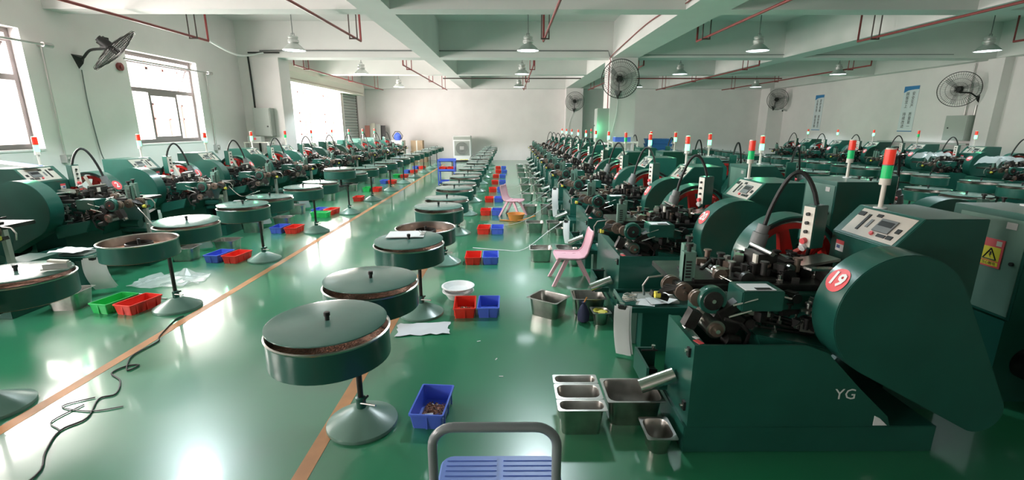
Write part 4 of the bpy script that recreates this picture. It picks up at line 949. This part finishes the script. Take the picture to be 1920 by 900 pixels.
# rack under the pier box
r = thing('equipment_rack', 'white metal rack with small device under the pier electrical box', 'rack', (-6.5, 12.5, 0))
b = MB()
for sx in (-.3,.3):
    for sy in (-.15,.15): obj('post', MB().box((sx-.015,sy-.015,0),(sx+.015,sy+.015,1.28),'offwhite'), r)
for zz in (.5,.95,1.26): obj('shelf', MB().box((-.32,-.17,zz),(.32,.17,zz+.02),'offwhite'), r)
b = MB(); b.box((-.2,-.1,0),(.15,.1,.14),'grey_metal'); b.cyl((0,-.1,.08),(0,-.12,.08),.03,'label_red'); solo('small_device', b, 'small grey device with red knob on the white rack', 'device', loc=(-6.55,12.5,1.282))
b = MB(); M = Matrix.Rotation(.12, 4, 'Y'); b.box((-.28,-.09,0),(.28,.09,.012),'white',M); b.box((-.28,.05,.012),(.28,.09,.016),'bin_blue',M); solo('document_folder', b, 'white and blue folder lying on the control box of a near window-row machine', 'folder', loc=(-6.0, 5.75, 1.24))
# crates behind the right rows
for k in range(10):
    b = MB(); b.loft([rrect(.30,.22,0,.03), rrect(.33,.25,.11,.03), rrect(.34,.26,.13,.03), rrect(.30,.22,.13,.03), rrect(.28,.20,.02,.03)], 'blue_crate'); solo('plastic_crate', b, 'dark blue plastic crate, number %s from the bottom of the tall stack' % ['one','two','three','four','five','six','seven','eight','nine','ten'][k], 'crate', 'stacked blue crates', loc=(4.1, 13.2, .135*k))
r = thing('storage_rack', 'pale metal rack standing against the front of the column', 'rack', (3.0, 12.6, 0))
b = MB()
for sx in (-.32,.32):
    for sy in (-.2,.2): obj('post', MB().box((sx-.015,sy-.015,0),(sx+.015,sy+.015,1.3),'offwhite'), r)
for zz in (.4,.85,1.25): obj('shelf', MB().box((-.34,-.22,zz),(.34,.22,zz+.03),'offwhite'), r)
b = MB(); b.lathe([(.14,0),(.15,.02),(.15,.5),(.13,.52)],'white',seg=20); solo('white_drum', b, 'white plastic drum at the column behind the right machines', 'drum', loc=(2.42, 13.48, .0))
b = MB(); b.box((-.2,-.15,0),(.2,.15,.12),'bin_blue'); b.box((-.19,-.14,.12),(.19,.14,.13),'white'); solo('blue_box', b, 'bright blue box on top of the pale rack', 'box', loc=(2.95, 12.6, 1.283))
# broom handle and white stool at far right
b = MB(); b.cyl((0,0,.0),(.30,.35,1.25),.014,'offwhite'); b.cbox((0,0,.03),(.22,.06,.06),'cloth_blue'); solo('broom', b, 'wooden broom handle leaning in the far right aisle', 'broom', loc=(5.35, 4.6, 0))
r = thing('plastic_stool', 'white round-backed stool at the right edge of the view', 'stool', (5.2, 5.6, 0))
for k in range(4):
    a = PI/4+k*PI/2; obj('leg', MB().cyl((.18*math.cos(a),.18*math.sin(a),0),(.13*math.cos(a),.13*math.sin(a),.62),.015,'white'), r)
obj('seat', MB().lathe([(.17,.62),(.19,.63),(.19,.66),(.17,.67)],'white',seg=28), r)
# plastic covers over right-wall machines
for k in (0, 2, 3):
    b = MB(); q = random.Random(60+k); rows = []
    for j in range(8):
        rows.append([(.0+.62*i/9, .28+.5*j/7+q.uniform(-.02,.02), 1.04+q.uniform(-.02,.04)-(.10 if i in (0,9) else 0)-(.06 if j in (0,7) else 0)) for i in range(10)])
    b.sheet(rows, 'film'); solo('plastic_cover', b, 'clear plastic film draped over the %s right-wall machine' % ORD[k], 'plastic cover', 'plastic covers on machines', loc=(9.95, 6.0+PITCH*k, 0))
